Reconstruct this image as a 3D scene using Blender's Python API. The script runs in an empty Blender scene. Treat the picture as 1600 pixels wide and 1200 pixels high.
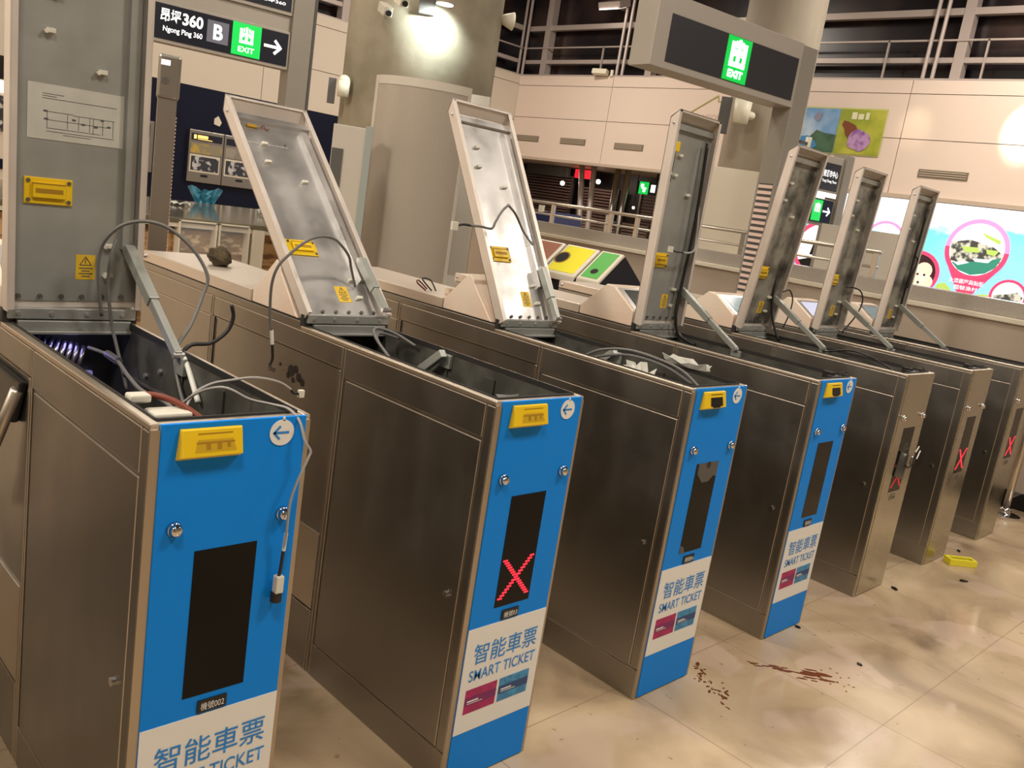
import bpy, bmesh, math, random
from mathutils import Vector, Matrix
random.seed(7)
S = bpy.context.scene
COL = S.collection
PI = math.pi

# ------------------------------------------------------------------ camera
yaw, pitch, roll = -0.798224, -0.200967, 0.155065
cyw, syw, cp, sp, cr, sr = math.cos(-0.798224), math.sin(-0.798224), math.cos(pitch), math.sin(pitch), math.cos(roll), math.sin(roll)
fwd = Vector((-syw*cp, cyw*cp, sp)); rt = Vector((cyw, syw, 0)); up = rt.cross(fwd)
r2 = cr*rt + sr*up; u2 = -sr*rt + cr*up
cam = bpy.data.cameras.new('camera'); camo = bpy.data.objects.new('camera', cam); COL.objects.link(camo)
CAMPOS = Vector((-0.5905, -1.3651, 1.4383))
camo.matrix_world = Matrix(((r2.x, u2.x, -fwd.x, CAMPOS.x), (r2.y, u2.y, -fwd.y, CAMPOS.y), (r2.z, u2.z, -fwd.z, CAMPOS.z), (0, 0, 0, 1)))
cam.sensor_width = 36; cam.lens = 1370.49/1600*36; cam.clip_start = 0.02
S.camera = camo

# ------------------------------------------------------------------ world, lamps, exposure
S.view_settings.view_transform = 'Standard'; S.view_settings.look = 'None'
S.view_settings.gamma = 1; S.view_settings.exposure = 0.12
w = bpy.data.worlds.new('night'); S.world = w; w.use_nodes = True
w.node_tree.nodes['Background'].inputs[0].default_value = (0.9, 0.75, 0.6, 1)
w.node_tree.nodes['Background'].inputs[1].default_value = 0.05

def area(name, loc, target, size, power, col, sy=None, spread=None):
    l = bpy.data.lights.new(name, 'AREA'); l.energy = power; l.color = col; l.size = size
    if sy: l.shape = 'RECTANGLE'; l.size_y = sy
    if spread: l.spread = spread
    o = bpy.data.objects.new(name, l); COL.objects.link(o); o.location = loc
    o.rotation_euler = (Vector(target)-Vector(loc)).to_track_quat('-Z', 'Y').to_euler()
    return o
def spot(name, loc, target, power, col, ang, blend=0.5, rad=0.05):
    l = bpy.data.lights.new(name, 'SPOT'); l.energy = power; l.color = col; l.spot_size = ang; l.spot_blend = blend; l.shadow_soft_size = rad
    o = bpy.data.objects.new(name, l); COL.objects.link(o); o.location = loc
    o.rotation_euler = (Vector(target)-Vector(loc)).to_track_quat('-Z', 'Y').to_euler()
    return o
WARM = (1.0, 0.89, 0.76)
# ceiling downlights of the hall, then lights added for the left side and shutters
area('hall_light', (-1.5, -2.2, 5.4), (-1.5, -2.2, 0), 0.9, 120, WARM)
area('hall_light', (2.6, -2.4, 5.4), (2.6, -2.2, 0), 0.9, 140, WARM)
area('hall_light', (6.4, -2.0, 5.4), (6.4, -2.0, 0), 0.9, 105, WARM)
area('hall_light', (0.8, 3.2, 5.4), (0.8, 3.0, 0), 0.9, 95, WARM)
area('hall_light', (4.6, 4.4, 5.4), (4.6, 4.4, 0), 0.9, 100, WARM)
area('hall_light', (9.8, 2.0, 5.6), (10.6, 2.0, 0), 0.9, 170, WARM)
area('hall_light', (8.4, 8.6, 5.6), (9.4, 9.2, 0), 0.9, 170, WARM)
area('hall_light', (4.2, 9.4, 5.6), (4.4, 10.0, 0), 0.9, 85, WARM)
area('hall_light', (-3.2, 7.6, 5.0), (-4.6, 9.0, 0), 0.9, 330, WARM)  # added unseen light; brightens the left wall mirrored in the lids
area('hall_light', (-3.6, 1.2, 4.8), (0.6, 1.4, 0.8), 0.9, 170, WARM)  # added unseen light; brightens left-facing cowls and lid sides
area('shutter_fill_light', (13.0, 11.4, 2.36), (13.3, 11.4, 0), 0.5, 14, (1.0, 0.78, 0.62))  # added unseen light that lifts the dark shutter slats
spot('column_spotlight', (2.985, 3.19, 2.545), (3.03, 3.42, 2.30), 32, (0.88, 1.0, 0.96), 2.2, 0.7, 0.03)
spot('wall_glare_spot', (11.1, 2.55, 4.1), (12, 2.58, 3.32), 170, (1.0, 0.90, 0.76), 0.50, 0.45, 0.04)  # added spot, standing for a lamp's reflection in the glossy wall
spot('wall_glare_spot', (11.1, 3.95, 3.9), (12, 3.99, 3.30), 16, (1.0, 0.82, 0.56), 0.55, 1.0, 0.05)  # fainter added spot for the second reflection on the wall

# ------------------------------------------------------------------ materials
M = {}
def mat(name, col, rough=0.5, metal=0.0, emit=None, es=1.0, noise=None, bump=None, rn=None, stretch=(1, 1, 1), trans=0.0, alpha=1.0, coat=0.0, aniso=0.0):
    m = bpy.data.materials.new(name); m.use_nodes = True
    nt = m.node_tree; b = nt.nodes['Principled BSDF']
    b.inputs['Base Color'].default_value = (*col, 1); b.inputs['Roughness'].default_value = rough; b.inputs['Metallic'].default_value = metal
    b.inputs['Transmission Weight'].default_value = trans; b.inputs['Alpha'].default_value = alpha; b.inputs['Coat Weight'].default_value = coat
    b.inputs['Anisotropic'].default_value = aniso
    if emit: b.inputs['Emission Color'].default_value = (*emit, 1); b.inputs['Emission Strength'].default_value = es
    if noise or bump or rn:
        tc = nt.nodes.new('ShaderNodeTexCoord'); mp = nt.nodes.new('ShaderNodeMapping'); mp.inputs['Scale'].default_value = stretch
        nt.links.new(tc.outputs['Object'], mp.inputs['Vector'])
    if noise:   # (scale, second colour, lo, hi)
        n = nt.nodes.new('ShaderNodeTexNoise'); n.inputs['Scale'].default_value = noise[0]; n.inputs['Detail'].default_value = 6
        nt.links.new(mp.outputs[0], n.inputs['Vector'])
        r = nt.nodes.new('ShaderNodeValToRGB'); r.color_ramp.elements[0].position = noise[2]; r.color_ramp.elements[1].position = noise[3]
        r.color_ramp.elements[0].color = (*col, 1); r.color_ramp.elements[1].color = (*noise[1], 1)
        nt.links.new(n.outputs[0], r.inputs[0]); nt.links.new(r.outputs[0], b.inputs['Base Color'])
        if emit: nt.links.new(r.outputs[0], b.inputs['Emission Color'])
    if rn:      # (scale, rlo, rhi)
        n = nt.nodes.new('ShaderNodeTexNoise'); n.inputs['Scale'].default_value = rn[0]; n.inputs['Detail'].default_value = 4
        nt.links.new(mp.outputs[0], n.inputs['Vector'])
        mr = nt.nodes.new('ShaderNodeMapRange'); mr.inputs[1].default_value = 0.35; mr.inputs[2].default_value = 0.65; mr.inputs[3].default_value = rn[1]; mr.inputs[4].default_value = rn[2]
        nt.links.new(n.outputs[0], mr.inputs[0]); nt.links.new(mr.outputs[0], b.inputs['Roughness'])
    if bump:    # (scale, strength)
        n = nt.nodes.new('ShaderNodeTexNoise'); n.inputs['Scale'].default_value = bump[0]; n.inputs['Detail'].default_value = 5
        nt.links.new(mp.outputs[0], n.inputs['Vector'])
        bp = nt.nodes.new('ShaderNodeBump'); bp.inputs['Strength'].default_value = bump[1]; bp.inputs['Distance'].default_value = 0.01
        nt.links.new(n.outputs[0], bp.inputs['Height']); nt.links.new(bp.outputs[0], b.inputs['Normal'])
    M[name] = m; return m
mat('steel', (0.37, 0.355, 0.33), 0.34, 1.0, rn=(5, 0.30, 0.38), stretch=(1, 1.6, 1), bump=(700, 0.03))
mat('steel_front', (0.50, 0.48, 0.41), 0.26, 1.0, rn=(5, 0.22, 0.30), bump=(700, 0.02))
mat('steel_bright', (0.72, 0.64, 0.54), 0.4, 1.0)  # brighter steel; on panel bevels it paints the edge highlight
mat('steel_trim', (0.50, 0.44, 0.36), 0.4, 1.0)
mat('steel_lid', (0.80, 0.73, 0.66), 0.46, 0.45, rn=(5, 0.38, 0.55), noise=(6, (0.72, 0.66, 0.61), 0.3, 0.7))
mat('steel_cap', (0.74, 0.66, 0.58), 0.42, 0.7)
mat('steel_cowl', (0.92, 0.81, 0.69), 0.42, 0.25, noise=(5, (0.90, 0.70, 0.56), 0.35, 0.7), bump=(90, 0.05))
mat('zinc', (0.46, 0.475, 0.455), 0.42, 0.5, noise=(7, (0.36, 0.37, 0.355), 0.35, 0.7), rn=(6, 0.32, 0.5))
mat('zinc_bright', (0.66, 0.65, 0.64), 0.36, 0.8, noise=(6, (0.52, 0.51, 0.50), 0.4, 0.75), rn=(5, 0.25, 0.5))
mat('zinc_dirty', (0.44, 0.43, 0.38), 0.55, 0.6, noise=(9, (0.11, 0.105, 0.09), 0.42, 0.66))
mat('strut_paint', (0.42, 0.44, 0.41), 0.45, 0.5)
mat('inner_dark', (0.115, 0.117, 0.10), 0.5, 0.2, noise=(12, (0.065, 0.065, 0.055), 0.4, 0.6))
mat('black', (0.008, 0.008, 0.008), 0.35)
mat('display_glass', (0.008, 0.007, 0.006), 0.16, 0.0)
M['display_glass'].node_tree.nodes['Principled BSDF'].inputs['Specular IOR Level'].default_value = 0.15
mat('rubber', (0.02, 0.019, 0.018), 0.6)
mat('blue', (0.002, 0.25, 0.86), 0.5, 0.0, bump=(300, 0.03))
M['blue'].node_tree.nodes['Principled BSDF'].inputs['Specular IOR Level'].default_value = 0.2
mat('label_white', (0.84, 0.84, 0.80), 0.45)
mat('label_blue', (0.02, 0.25, 0.70), 0.5)
mat('yellow', (0.86, 0.58, 0.01), 0.4)
mat('yellow_mid', (0.60, 0.38, 0.01), 0.5)
mat('yellow_dark', (0.40, 0.22, 0.01), 0.5)
mat('sticker', (0.80, 0.52, 0.03), 0.5)
mat('chrome', (0.72, 0.70, 0.70), 0.13, 1.0)
mat('chrome_dull', (0.42, 0.40, 0.38), 0.3, 1.0)
mat('white_plastic', (0.72, 0.70, 0.60), 0.45)
mat('paper', (0.60, 0.60, 0.54), 0.7, noise=(14, (0.5, 0.5, 0.45), 0.4, 0.8))
mat('ink', (0.10, 0.10, 0.10), 0.8)
mat('magenta', (0.48, 0.01, 0.14), 0.4, noise=(60, (0.36, 0.01, 0.11), 0.45, 0.55))
mat('purple', (0.20, 0.012, 0.13), 0.4)
mat('cyan', (0.05, 0.32, 0.60), 0.4, noise=(60, (0.03, 0.22, 0.46), 0.45, 0.55))
mat('navy_card', (0.015, 0.06, 0.20), 0.4)
mat('led_red', (0.2, 0.0, 0.0), 0.4, emit=(1.0, 0.02, 0.04), es=2.2)
mat('led_red_dim', (0.2, 0.0, 0.0), 0.4, emit=(0.75, 0.02, 0.03), es=0.8)
mat('cable_grey', (0.17, 0.165, 0.16), 0.5)
mat('cable_light', (0.36, 0.35, 0.335), 0.5)
mat('cable_black', (0.015, 0.013, 0.014), 0.45)
mat('wire_brown', (0.20, 0.04, 0.02), 0.5)
mat('hose', (0.42, 0.40, 0.52), 0.25, 0.9)
mat('violet_glow', (0.1, 0.08, 0.2), 0.4, emit=(0.30, 0.28, 0.6), es=0.5)
mat('screen_blue', (0.10, 0.20, 0.24), 0.15, emit=(0.14, 0.24, 0.28), es=0.35)
mat('screen_white', (0.35, 0.36, 0.45), 0.15, emit=(0.60, 0.62, 0.80), es=0.8)
mat('screen_dark', (0.05, 0.055, 0.055), 0.15)
# setting
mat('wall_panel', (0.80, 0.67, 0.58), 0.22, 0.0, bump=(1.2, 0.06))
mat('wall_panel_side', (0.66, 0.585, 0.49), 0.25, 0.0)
mat('seam', (0.25, 0.18, 0.14), 0.8)
mat('navy', (0.004, 0.006, 0.022), 0.4)
M['navy'].node_tree.nodes['Principled BSDF'].inputs['Specular IOR Level'].default_value = 0.25
mat('glass_night', (0.010, 0.007, 0.010), 0.3, noise=(0.9, (0.075, 0.042, 0.034), 0.48, 0.75))
mat('mullion', (0.50, 0.43, 0.40), 0.4, 0.2)
mat('vent', (0.20, 0.17, 0.12), 0.6)
mat('granite', (0.50, 0.41, 0.33), 0.35, noise=(160, (0.40, 0.33, 0.26), 0.4, 0.7))
mat('granite_top', (0.42, 0.38, 0.33), 0.14, noise=(160, (0.34, 0.31, 0.27), 0.4, 0.7))
mat('counter_stone', (0.15, 0.13, 0.085), 0.10, noise=(120, (0.11, 0.10, 0.07), 0.4, 0.7))
mat('concrete', (0.50, 0.46, 0.36), 0.75, noise=(2.2, (0.30, 0.27, 0.20), 0.36, 0.66), bump=(14, 0.25))
mat('concrete_pale', (0.42, 0.37, 0.30), 0.75, noise=(1.6, (0.32, 0.28, 0.22), 0.38, 0.66), bump=(14, 0.2), stretch=(1, 1, 0.4))
mat('frosted', (0.50, 0.44, 0.37), 0.25, 0.0, trans=0.25)
mat('edge_glass', (0.36, 0.40, 0.38), 0.15)
mat('frosted_edge', (0.56, 0.52, 0.45), 0.3, 0.0)
mat('clear_glass', (0.9, 0.9, 0.88), 0.05, 0.0, alpha=0.10)
mat('post_steel', (0.40, 0.37, 0.33), 0.34, 1.0)
mat('post_stripe', (0.90, 0.70, 0.62), 0.5, 0.0)  # pale stripe colour; on the sign post it paints a reflection
mat('sign_body', (0.46, 0.42, 0.37), 0.42, 0.1)
mat('post_paint', (0.34, 0.315, 0.27), 0.45, 0.2)
mat('sign_face', (0.012, 0.014, 0.028), 0.3)
mat('sign_face_grey', (0.035, 0.035, 0.042), 0.4)
mat('sign_white', (0.9, 0.9, 0.9), 0.4, emit=(1.0, 1.0, 0.98), es=1.1)
mat('sign_white_hot', (0.9, 1.0, 0.9), 0.4, emit=(0.75, 1.0, 0.78), es=9.0)
mat('sign_green', (0.0, 0.42, 0.06), 0.4, emit=(0.01, 0.62, 0.08), es=0.85)
mat('sign_green_hot', (0.0, 0.42, 0.06), 0.4, emit=(0.005, 0.48, 0.05), es=0.85)
mat('sign_grey', (0.13, 0.13, 0.16), 0.4, emit=(0.13, 0.13, 0.16), es=0.5)
mat('lamp_glow', (1, 1, 1), 0.4, emit=(1.0, 0.96, 0.86), es=9)
mat('lamp_glow_soft', (1, 0.9, 0.8), 0.4, emit=(1.0, 0.9, 0.78), es=3)
mat('lamp_body', (0.62, 0.58, 0.50), 0.45)
mat('dark_grey', (0.10, 0.095, 0.09), 0.5)
mat('ivory', (0.78, 0.74, 0.60), 0.5)
mat('stone', (0.11, 0.085, 0.045), 0.9, noise=(18, (0.055, 0.042, 0.025), 0.4, 0.6), bump=(30, 0.6))
mat('blue_sheet', (0.04, 0.22, 0.34), 0.4, noise=(12, (0.10, 0.34, 0.46), 0.4, 0.7))
mat('bin_white', (0.80, 0.74, 0.62), 0.35)
mat('bin_yellow', (0.95, 0.86, 0.05), 0.3)
mat('bin_green', (0.14, 0.52, 0.12), 0.3)
mat('bin_brown', (0.42, 0.18, 0.12), 0.3)
mat('bin_navy', (0.012, 0.016, 0.028), 0.5)
mat('rail', (0.62, 0.56, 0.48), 0.3, 0.9)
mat('wood_tone', (0.62, 0.38, 0.18), 0.4, noise=(7, (0.22, 0.11, 0.05), 0.5, 0.62), stretch=(0.6, 1, 4))
mat('torn_paper', (0.30, 0.17, 0.08), 0.5, noise=(12, (0.72, 0.58, 0.38), 0.50, 0.60), stretch=(0.8, 1, 2.2))
mat('tvm_screen', (0.05, 0.05, 0.06), 0.2, noise=(11, (0.55, 0.55, 0.55), 0.54, 0.6))
mat('tvm_ads', (0.28, 0.24, 0.16), 0.4, noise=(8, (0.50, 0.36, 0.06), 0.5, 0.62))
mat('tvm_dull', (0.25, 0.23, 0.19), 0.4, noise=(6, (0.33, 0.30, 0.25), 0.5, 0.6))
mat('orange_led', (0.5, 0.25, 0.05), 0.4, emit=(1.0, 0.55, 0.15), es=1.6)
mat('shutter', (0.22, 0.14, 0.12), 0.5, 0.3)
mat('shutter_pale', (0.45, 0.34, 0.28), 0.45, 0.3)
mat('shop_dark', (0.020, 0.012, 0.012), 0.4)
mat('shop_red', (0.5, 0.0, 0.0), 0.4, emit=(1.0, 0.015, 0.03), es=1.6)
mat('tarp_blue', (0.01, 0.018, 0.10), 0.5)
mat('cream', (0.72, 0.66, 0.54), 0.4)
mat('pin_red', (0.75, 0.05, 0.12), 0.4, emit=(0.86, 0.07, 0.18), es=0.75)
mat('pin_pink', (0.9, 0.25, 0.5), 0.4, emit=(0.95, 0.28, 0.55), es=0.9)
mat('pin_text', (1, 0.8, 0.85), 0.4, emit=(1, 0.75, 0.8), es=0.8)
mat('photo_dark', (0.04, 0.015, 0.02), 0.4, emit=(0.04, 0.015, 0.02), es=0.5)
mat('photo_balls', (0.8, 0.62, 0.46), 0.4, emit=(0.85, 0.68, 0.52), es=0.8)
mat('photo_village', (0.05, 0.05, 0.045), 0.4, emit=(0.05, 0.05, 0.045), es=0.9, noise=(11, (0.50, 0.50, 0.42), 0.47, 0.6))
mat('photo_leaf', (0.35, 0.50, 0.10), 0.4, emit=(0.5, 0.7, 0.15), es=0.7)
mat('photo_water', (0.03, 0.20, 0.14), 0.4, emit=(0.03, 0.20, 0.14), es=1.0)
mat('photo_sky', (0.9, 0.95, 1), 0.4, emit=(0.95, 1.0, 1.0), es=1.0)
mat('photo_white', (0.8, 0.85, 0.9), 0.4, emit=(0.8, 0.85, 0.9), es=0.9)
mat('photo_black', (0.01, 0.01, 0.01), 0.4)
mat('poster_sky', (0.10, 0.30, 0.62), 0.4, noise=(1.6, (0.55, 0.68, 0.80), 0.45, 0.7))
mat('poster_hill', (0.035, 0.10, 0.05), 0.4, noise=(5, (0.06, 0.15, 0.08), 0.4, 0.6))
mat('poster_sea', (0.05, 0.25, 0.55), 0.4)
mat('poster_green', (0.30, 0.36, 0.02), 0.4, noise=(2.5, (0.58, 0.56, 0.08), 0.4, 0.65))
mat('poster_brown', (0.20, 0.045, 0.01), 0.4)
mat('poster_flower', (0.50, 0.30, 0.55), 0.4, noise=(12, (0.25, 0.10, 0.36), 0.45, 0.62))
mat('poster_pale', (0.75, 0.74, 0.50), 0.4)
mat('poster_edge', (0.55, 0.60, 0.20), 0.4)
mat('poster_grey', (0.25, 0.25, 0.35), 0.4)
mat('stain', (0.16, 0.045, 0.015), 0.35)
mat('logo_line', (0.45, 0.42, 0.16), 0.6)
mat('logo_text', (0.62, 0.42, 0.36), 0.6)
mat('soffit', (0.55, 0.45, 0.36), 0.5)
mat('back_wall', (0.20, 0.18, 0.15), 0.6)
mat('ceiling', (0.10, 0.085, 0.075), 0.8)

def floor_material():
    m = bpy.data.materials.new('floor_stone'); m.use_nodes = True; nt = m.node_tree; b = nt.nodes['Principled BSDF']; L = nt.links.new
    g = nt.nodes.new('ShaderNodeNewGeometry'); sx = nt.nodes.new('ShaderNodeSeparateXYZ'); L(g.outputs['Position'], sx.inputs[0])
    def math_(op, a, bb):
        n = nt.nodes.new('ShaderNodeMath'); n.operation = op
        for k, v in enumerate((a, bb)):
            if v is None: continue
            if isinstance(v, (int, float)): n.inputs[k].default_value = v
            else: L(v, n.inputs[k])
        return n.outputs[0]
    def joint(o, off):
        a = math_('MULTIPLY', math_('SUBTRACT', o, off), 1/0.6); f = math_('FRACT', a, None); d = math_('ABSOLUTE', math_('SUBTRACT', f, 0.5), None)
        return math_('GREATER_THAN', d, 0.4965)
    j = math_('MAXIMUM', joint(sx.outputs[0], 2.19), joint(sx.outputs[1], 0.07))
    def noise(scale, detail=5, dist=0.0):
        n = nt.nodes.new('ShaderNodeTexNoise'); n.inputs['Scale'].default_value = scale; n.inputs['Detail'].default_value = detail; n.inputs['Distortion'].default_value = dist
        L(g.outputs['Position'], n.inputs['Vector']); return n.outputs[0]
    r = nt.nodes.new('ShaderNodeValToRGB'); cr_ = r.color_ramp
    cr_.elements[0].position = 0.30; cr_.elements[0].color = (0.25, 0.175, 0.105, 1)
    cr_.elements[1].position = 0.72; cr_.elements[1].color = (0.66, 0.52, 0.35, 1)
    e = cr_.elements.new(0.5); e.color = (0.48, 0.36, 0.23, 1)
    L(noise(1.5, 8, 1.4), r.inputs[0])
    r2_ = nt.nodes.new('ShaderNodeValToRGB'); r2_.color_ramp.elements[0].position = 0.56; r2_.color_ramp.elements[0].color = (0, 0, 0, 1)
    r2_.color_ramp.elements[1].position = 0.60; r2_.color_ramp.elements[1].color = (0.55, 0.55, 0.55, 1)
    L(noise(2.7, 3, 0.4), r2_.inputs[0])
    mx = nt.nodes.new('ShaderNodeMix'); mx.data_type = 'RGBA'; L(r2_.outputs[0], mx.inputs[0]); L(r.outputs[0], mx.inputs[6]); mx.inputs[7].default_value = (0.62, 0.47, 0.37, 1)
    sp_ = nt.nodes.new('ShaderNodeValToRGB'); sp_.color_ramp.elements[0].position = 0.70; sp_.color_ramp.elements[0].color = (0, 0, 0, 1); sp_.color_ramp.elements[1].position = 0.74
    L(noise(26, 2), sp_.inputs[0])
    mk = nt.nodes.new('ShaderNodeMix'); mk.data_type = 'RGBA'; L(math_('MULTIPLY', sp_.outputs[0], 0.6), mk.inputs[0]); L(mx.outputs[2], mk.inputs[6]); mk.inputs[7].default_value = (0.22, 0.14, 0.09, 1)
    mj = nt.nodes.new('ShaderNodeMix'); mj.data_type = 'RGBA'; L(math_('MULTIPLY', j, 0.6), mj.inputs[0]); L(mk.outputs[2], mj.inputs[6]); mj.inputs[7].default_value = (0.26, 0.16, 0.10, 1)
    L(mj.outputs[2], b.inputs['Base Color'])
    mr = nt.nodes.new('ShaderNodeMapRange'); mr.inputs[1].default_value = 0.42; mr.inputs[2].default_value = 0.60; mr.inputs[3].default_value = 0.07; mr.inputs[4].default_value = 0.34
    L(noise(1.1, 3, 0.6), mr.inputs[0]); L(mr.outputs[0], b.inputs['Roughness'])
    b.inputs['Specular IOR Level'].default_value = 0.6
    M['floor_stone'] = m
floor_material()

def advert_material():
    m = bpy.data.materials.new('advert_sky'); m.use_nodes = True; nt = m.node_tree; b = nt.nodes['Principled BSDF']; L = nt.links.new
    tc = nt.nodes.new('ShaderNodeTexCoord'); mp = nt.nodes.new('ShaderNodeMapping'); mp.inputs['Scale'].default_value = (1, 0.55, 1.2); L(tc.outputs['Object'], mp.inputs[0])
    n = nt.nodes.new('ShaderNodeTexNoise'); n.inputs['Scale'].default_value = 1.5; n.inputs['Detail'].default_value = 7; L(mp.outputs[0], n.inputs['Vector'])
    s = nt.nodes.new('ShaderNodeSeparateXYZ'); L(tc.outputs['Object'], s.inputs[0])
    a = nt.nodes.new('ShaderNodeMath'); a.operation = 'MULTIPLY_ADD'; L(s.outputs[2], a.inputs[0]); a.inputs[1].default_value = 0.85; a.inputs[2].default_value = -0.47
    c = nt.nodes.new('ShaderNodeMath'); c.operation = 'ADD'; L(a.outputs[0], c.inputs[0]); L(n.outputs[0], c.inputs[1])
    r = nt.nodes.new('ShaderNodeValToRGB'); e = r.color_ramp.elements
    e[0].position = 0.45; e[0].color = (0.20, 0.46, 0.82, 1); e[1].position = 0.88; e[1].color = (1.0, 1.0, 1.0, 1)
    k = r.color_ramp.elements.new(0.64); k.color = (0.13, 0.62, 0.90, 1)
    k = r.color_ramp.elements.new(0.76); k.color = (0.85, 0.97, 1.0, 1)
    L(c.outputs[0], r.inputs[0]); L(r.outputs[0], b.inputs['Emission Color']); L(r.outputs[0], b.inputs['Base Color'])
    b.inputs['Emission Strength'].default_value = 1.25; b.inputs['Roughness'].default_value = 0.4
    M['advert_sky'] = m
advert_material()

# ------------------------------------------------------------------ mesh helpers
class B:
    def __init__(s): s.bm = bmesh.new()
    def box(s, x0, x1, y0, y1, z0, z1, mtx=None):
        v = [s.bm.verts.new((x, y, z)) for x in (x0, x1) for y in (y0, y1) for z in (z0, z1)]
        for f in ((0, 1, 3, 2), (4, 6, 7, 5), (0, 4, 5, 1), (2, 3, 7, 6), (0, 2, 6, 4), (1, 5, 7, 3)): s.bm.faces.new([v[i] for i in f])
        if mtx is not None:
            for q in v: q.co = mtx @ q.co
        return s
    def obox(s, c, size, rot=(0, 0, 0)):
        from mathutils import Euler
        m = Matrix.Translation(c) @ Euler(rot).to_matrix().to_4x4(); a, b, d = (k/2 for k in size)
        return s.box(-a, a, -b, b, -d, d, m)
    def prism(s, pts, axis, a0, a1):      # closed outline in the two other axes, extruded
        def P(p, a):
            return {0: (a, p[0], p[1]), 1: (p[0], a, p[1]), 2: (p[0], p[1], a)}[axis]
        v0 = [s.bm.verts.new(P(p, a0)) for p in pts]; v1 = [s.bm.verts.new(P(p, a1)) for p in pts]; n = len(pts)
        s.bm.faces.new(v0); s.bm.faces.new(list(reversed(v1)))
        for i in range(n): s.bm.faces.new((v0[i], v0[(i+1) % n], v1[(i+1) % n], v1[i]))
        return s
    def cyl(s, p0, p1, r0, r1=None, n=16):
        p0, p1 = Vector(p0), Vector(p1); r1 = r0 if r1 is None else r1
        d = (p1-p0).normalized(); a = d.orthogonal().normalized(); b = d.cross(a)
        c0 = [s.bm.verts.new(p0+r0*(a*math.cos(2*PI*i/n)+b*math.sin(2*PI*i/n))) for i in range(n)]
        c1 = [s.bm.verts.new(p1+r1*(a*math.cos(2*PI*i/n)+b*math.sin(2*PI*i/n))) for i in range(n)]
        s.bm.faces.new(list(reversed(c0))); s.bm.faces.new(c1)
        for i in range(n): s.bm.faces.new((c0[i], c0[(i+1) % n], c1[(i+1) % n], c1[i]))
        return s
    def sphere(s, c, r, sc=(1, 1, 1), u=14, v=9):
        bmesh.ops.create_uvsphere(s.bm, u_segments=u, v_segments=v, radius=r, matrix=Matrix.Translation(c) @ Matrix.Diagonal((*sc, 1)))
        return s
    def torus(s, c, axis, R, r, n=24, k=8):
        axis = Vector(axis).normalized(); a = axis.orthogonal().normalized(); b = axis.cross(a); c = Vector(c); rings = []
        for i in range(n):
            t = 2*PI*i/n; e = a*math.cos(t)+b*math.sin(t)
            rings.append([s.bm.verts.new(c+e*(R+r*math.cos(2*PI*j/k))+axis*r*math.sin(2*PI*j/k)) for j in range(k)])
        for i in range(n):
            for j in range(k): s.bm.faces.new((rings[i][j], rings[(i+1) % n][j], rings[(i+1) % n][(j+1) % k], rings[i][(j+1) % k]))
        return s
    def tube(s, pts, r, n=8, sub=6, closed=False):
        P = [Vector(p) for p in pts]; Q = []
        for i in range(len(P)-1):
            a = P[max(i-1, 0)]; b = P[i]; c = P[i+1]; d = P[min(i+2, len(P)-1)]
            for k in range(sub):
                t = k/sub
                Q.append(0.5*((2*b)+(c-a)*t+(2*a-5*b+4*c-d)*t*t+(3*b-a-3*c+d)*t**3))
        Q.append(P[-1]); rings = []; prev = None
        for i, q in enumerate(Q):
            d = (Q[min(i+1, len(Q)-1)]-Q[max(i-1, 0)]).normalized()
            a = d.orthogonal().normalized() if prev is None else (prev-d*prev.dot(d)).normalized()
            prev = a; b = d.cross(a)
            rings.append([s.bm.verts.new(q+r*(a*math.cos(2*PI*j/n)+b*math.sin(2*PI*j/n))) for j in range(n)])
        for i in range(len(rings)-1):
            for j in range(n): s.bm.faces.new((rings[i][j], rings[i][(j+1) % n], rings[i+1][(j+1) % n], rings[i+1][j]))
        s.bm.faces.new(list(reversed(rings[0]))); s.bm.faces.new(rings[-1])
        return s
    def disc(s, c, r, axis, th, n=28, ry=None):     # thin round plate; axis 0/1 = its normal
        ry = ry or r
        if axis == 0: pts = [(c[1]+r*math.cos(2*PI*i/n), c[2]+ry*math.sin(2*PI*i/n)) for i in range(n)]; return s.prism(pts, 0, c[0], c[0]+th)
        pts = [(c[0]+r*math.cos(2*PI*i/n), c[2]+ry*math.sin(2*PI*i/n)) for i in range(n)]; return s.prism(pts, 1, c[1], c[1]+th)

def part(name, b, m, parent=None, bevel=0.0, smooth=False, **kw):
    me = bpy.data.meshes.new(name); bmesh.ops.recalc_face_normals(b.bm, faces=b.bm.faces); b.bm.to_mesh(me); b.bm.free()
    me.materials.append(M[m]); o = bpy.data.objects.new(name, me); COL.objects.link(o)
    if parent: o.parent = parent
    if smooth: 
        for p in me.polygons: p.use_smooth = True
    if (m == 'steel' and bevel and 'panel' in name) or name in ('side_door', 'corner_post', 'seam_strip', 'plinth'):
        me.materials.append(M['steel_bright'])  # bevel faces take the brighter steel as a painted highlight
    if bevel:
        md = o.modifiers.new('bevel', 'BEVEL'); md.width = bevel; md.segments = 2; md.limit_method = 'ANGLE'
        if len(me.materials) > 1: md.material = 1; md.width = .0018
    for k, v in kw.items(): o[k] = v
    return o
def parts(name, lst, m, parent, bevel=0, smooth=False):
    return [part(name, b, m, parent, bevel, smooth) for b in lst]
def empty(name, loc, rz=0, label=None, cat=None, group=None):
    o = bpy.data.objects.new(name, None); COL.objects.link(o); o.location = loc; o.rotation_euler = (0, 0, rz); o.empty_display_size = 0.1
    if label: o['label'] = label
    if cat: o['category'] = cat
    if group: o['group'] = group
    return o
def tag(o, label, cat, group=None):
    o['label'] = label; o['category'] = cat
    if group: o['group'] = group
    return o
def struct(name, b, m, bevel=0, smooth=False):
    o = part(name, b, m, None, bevel, smooth); o['kind'] = 'structure'; return o
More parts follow.
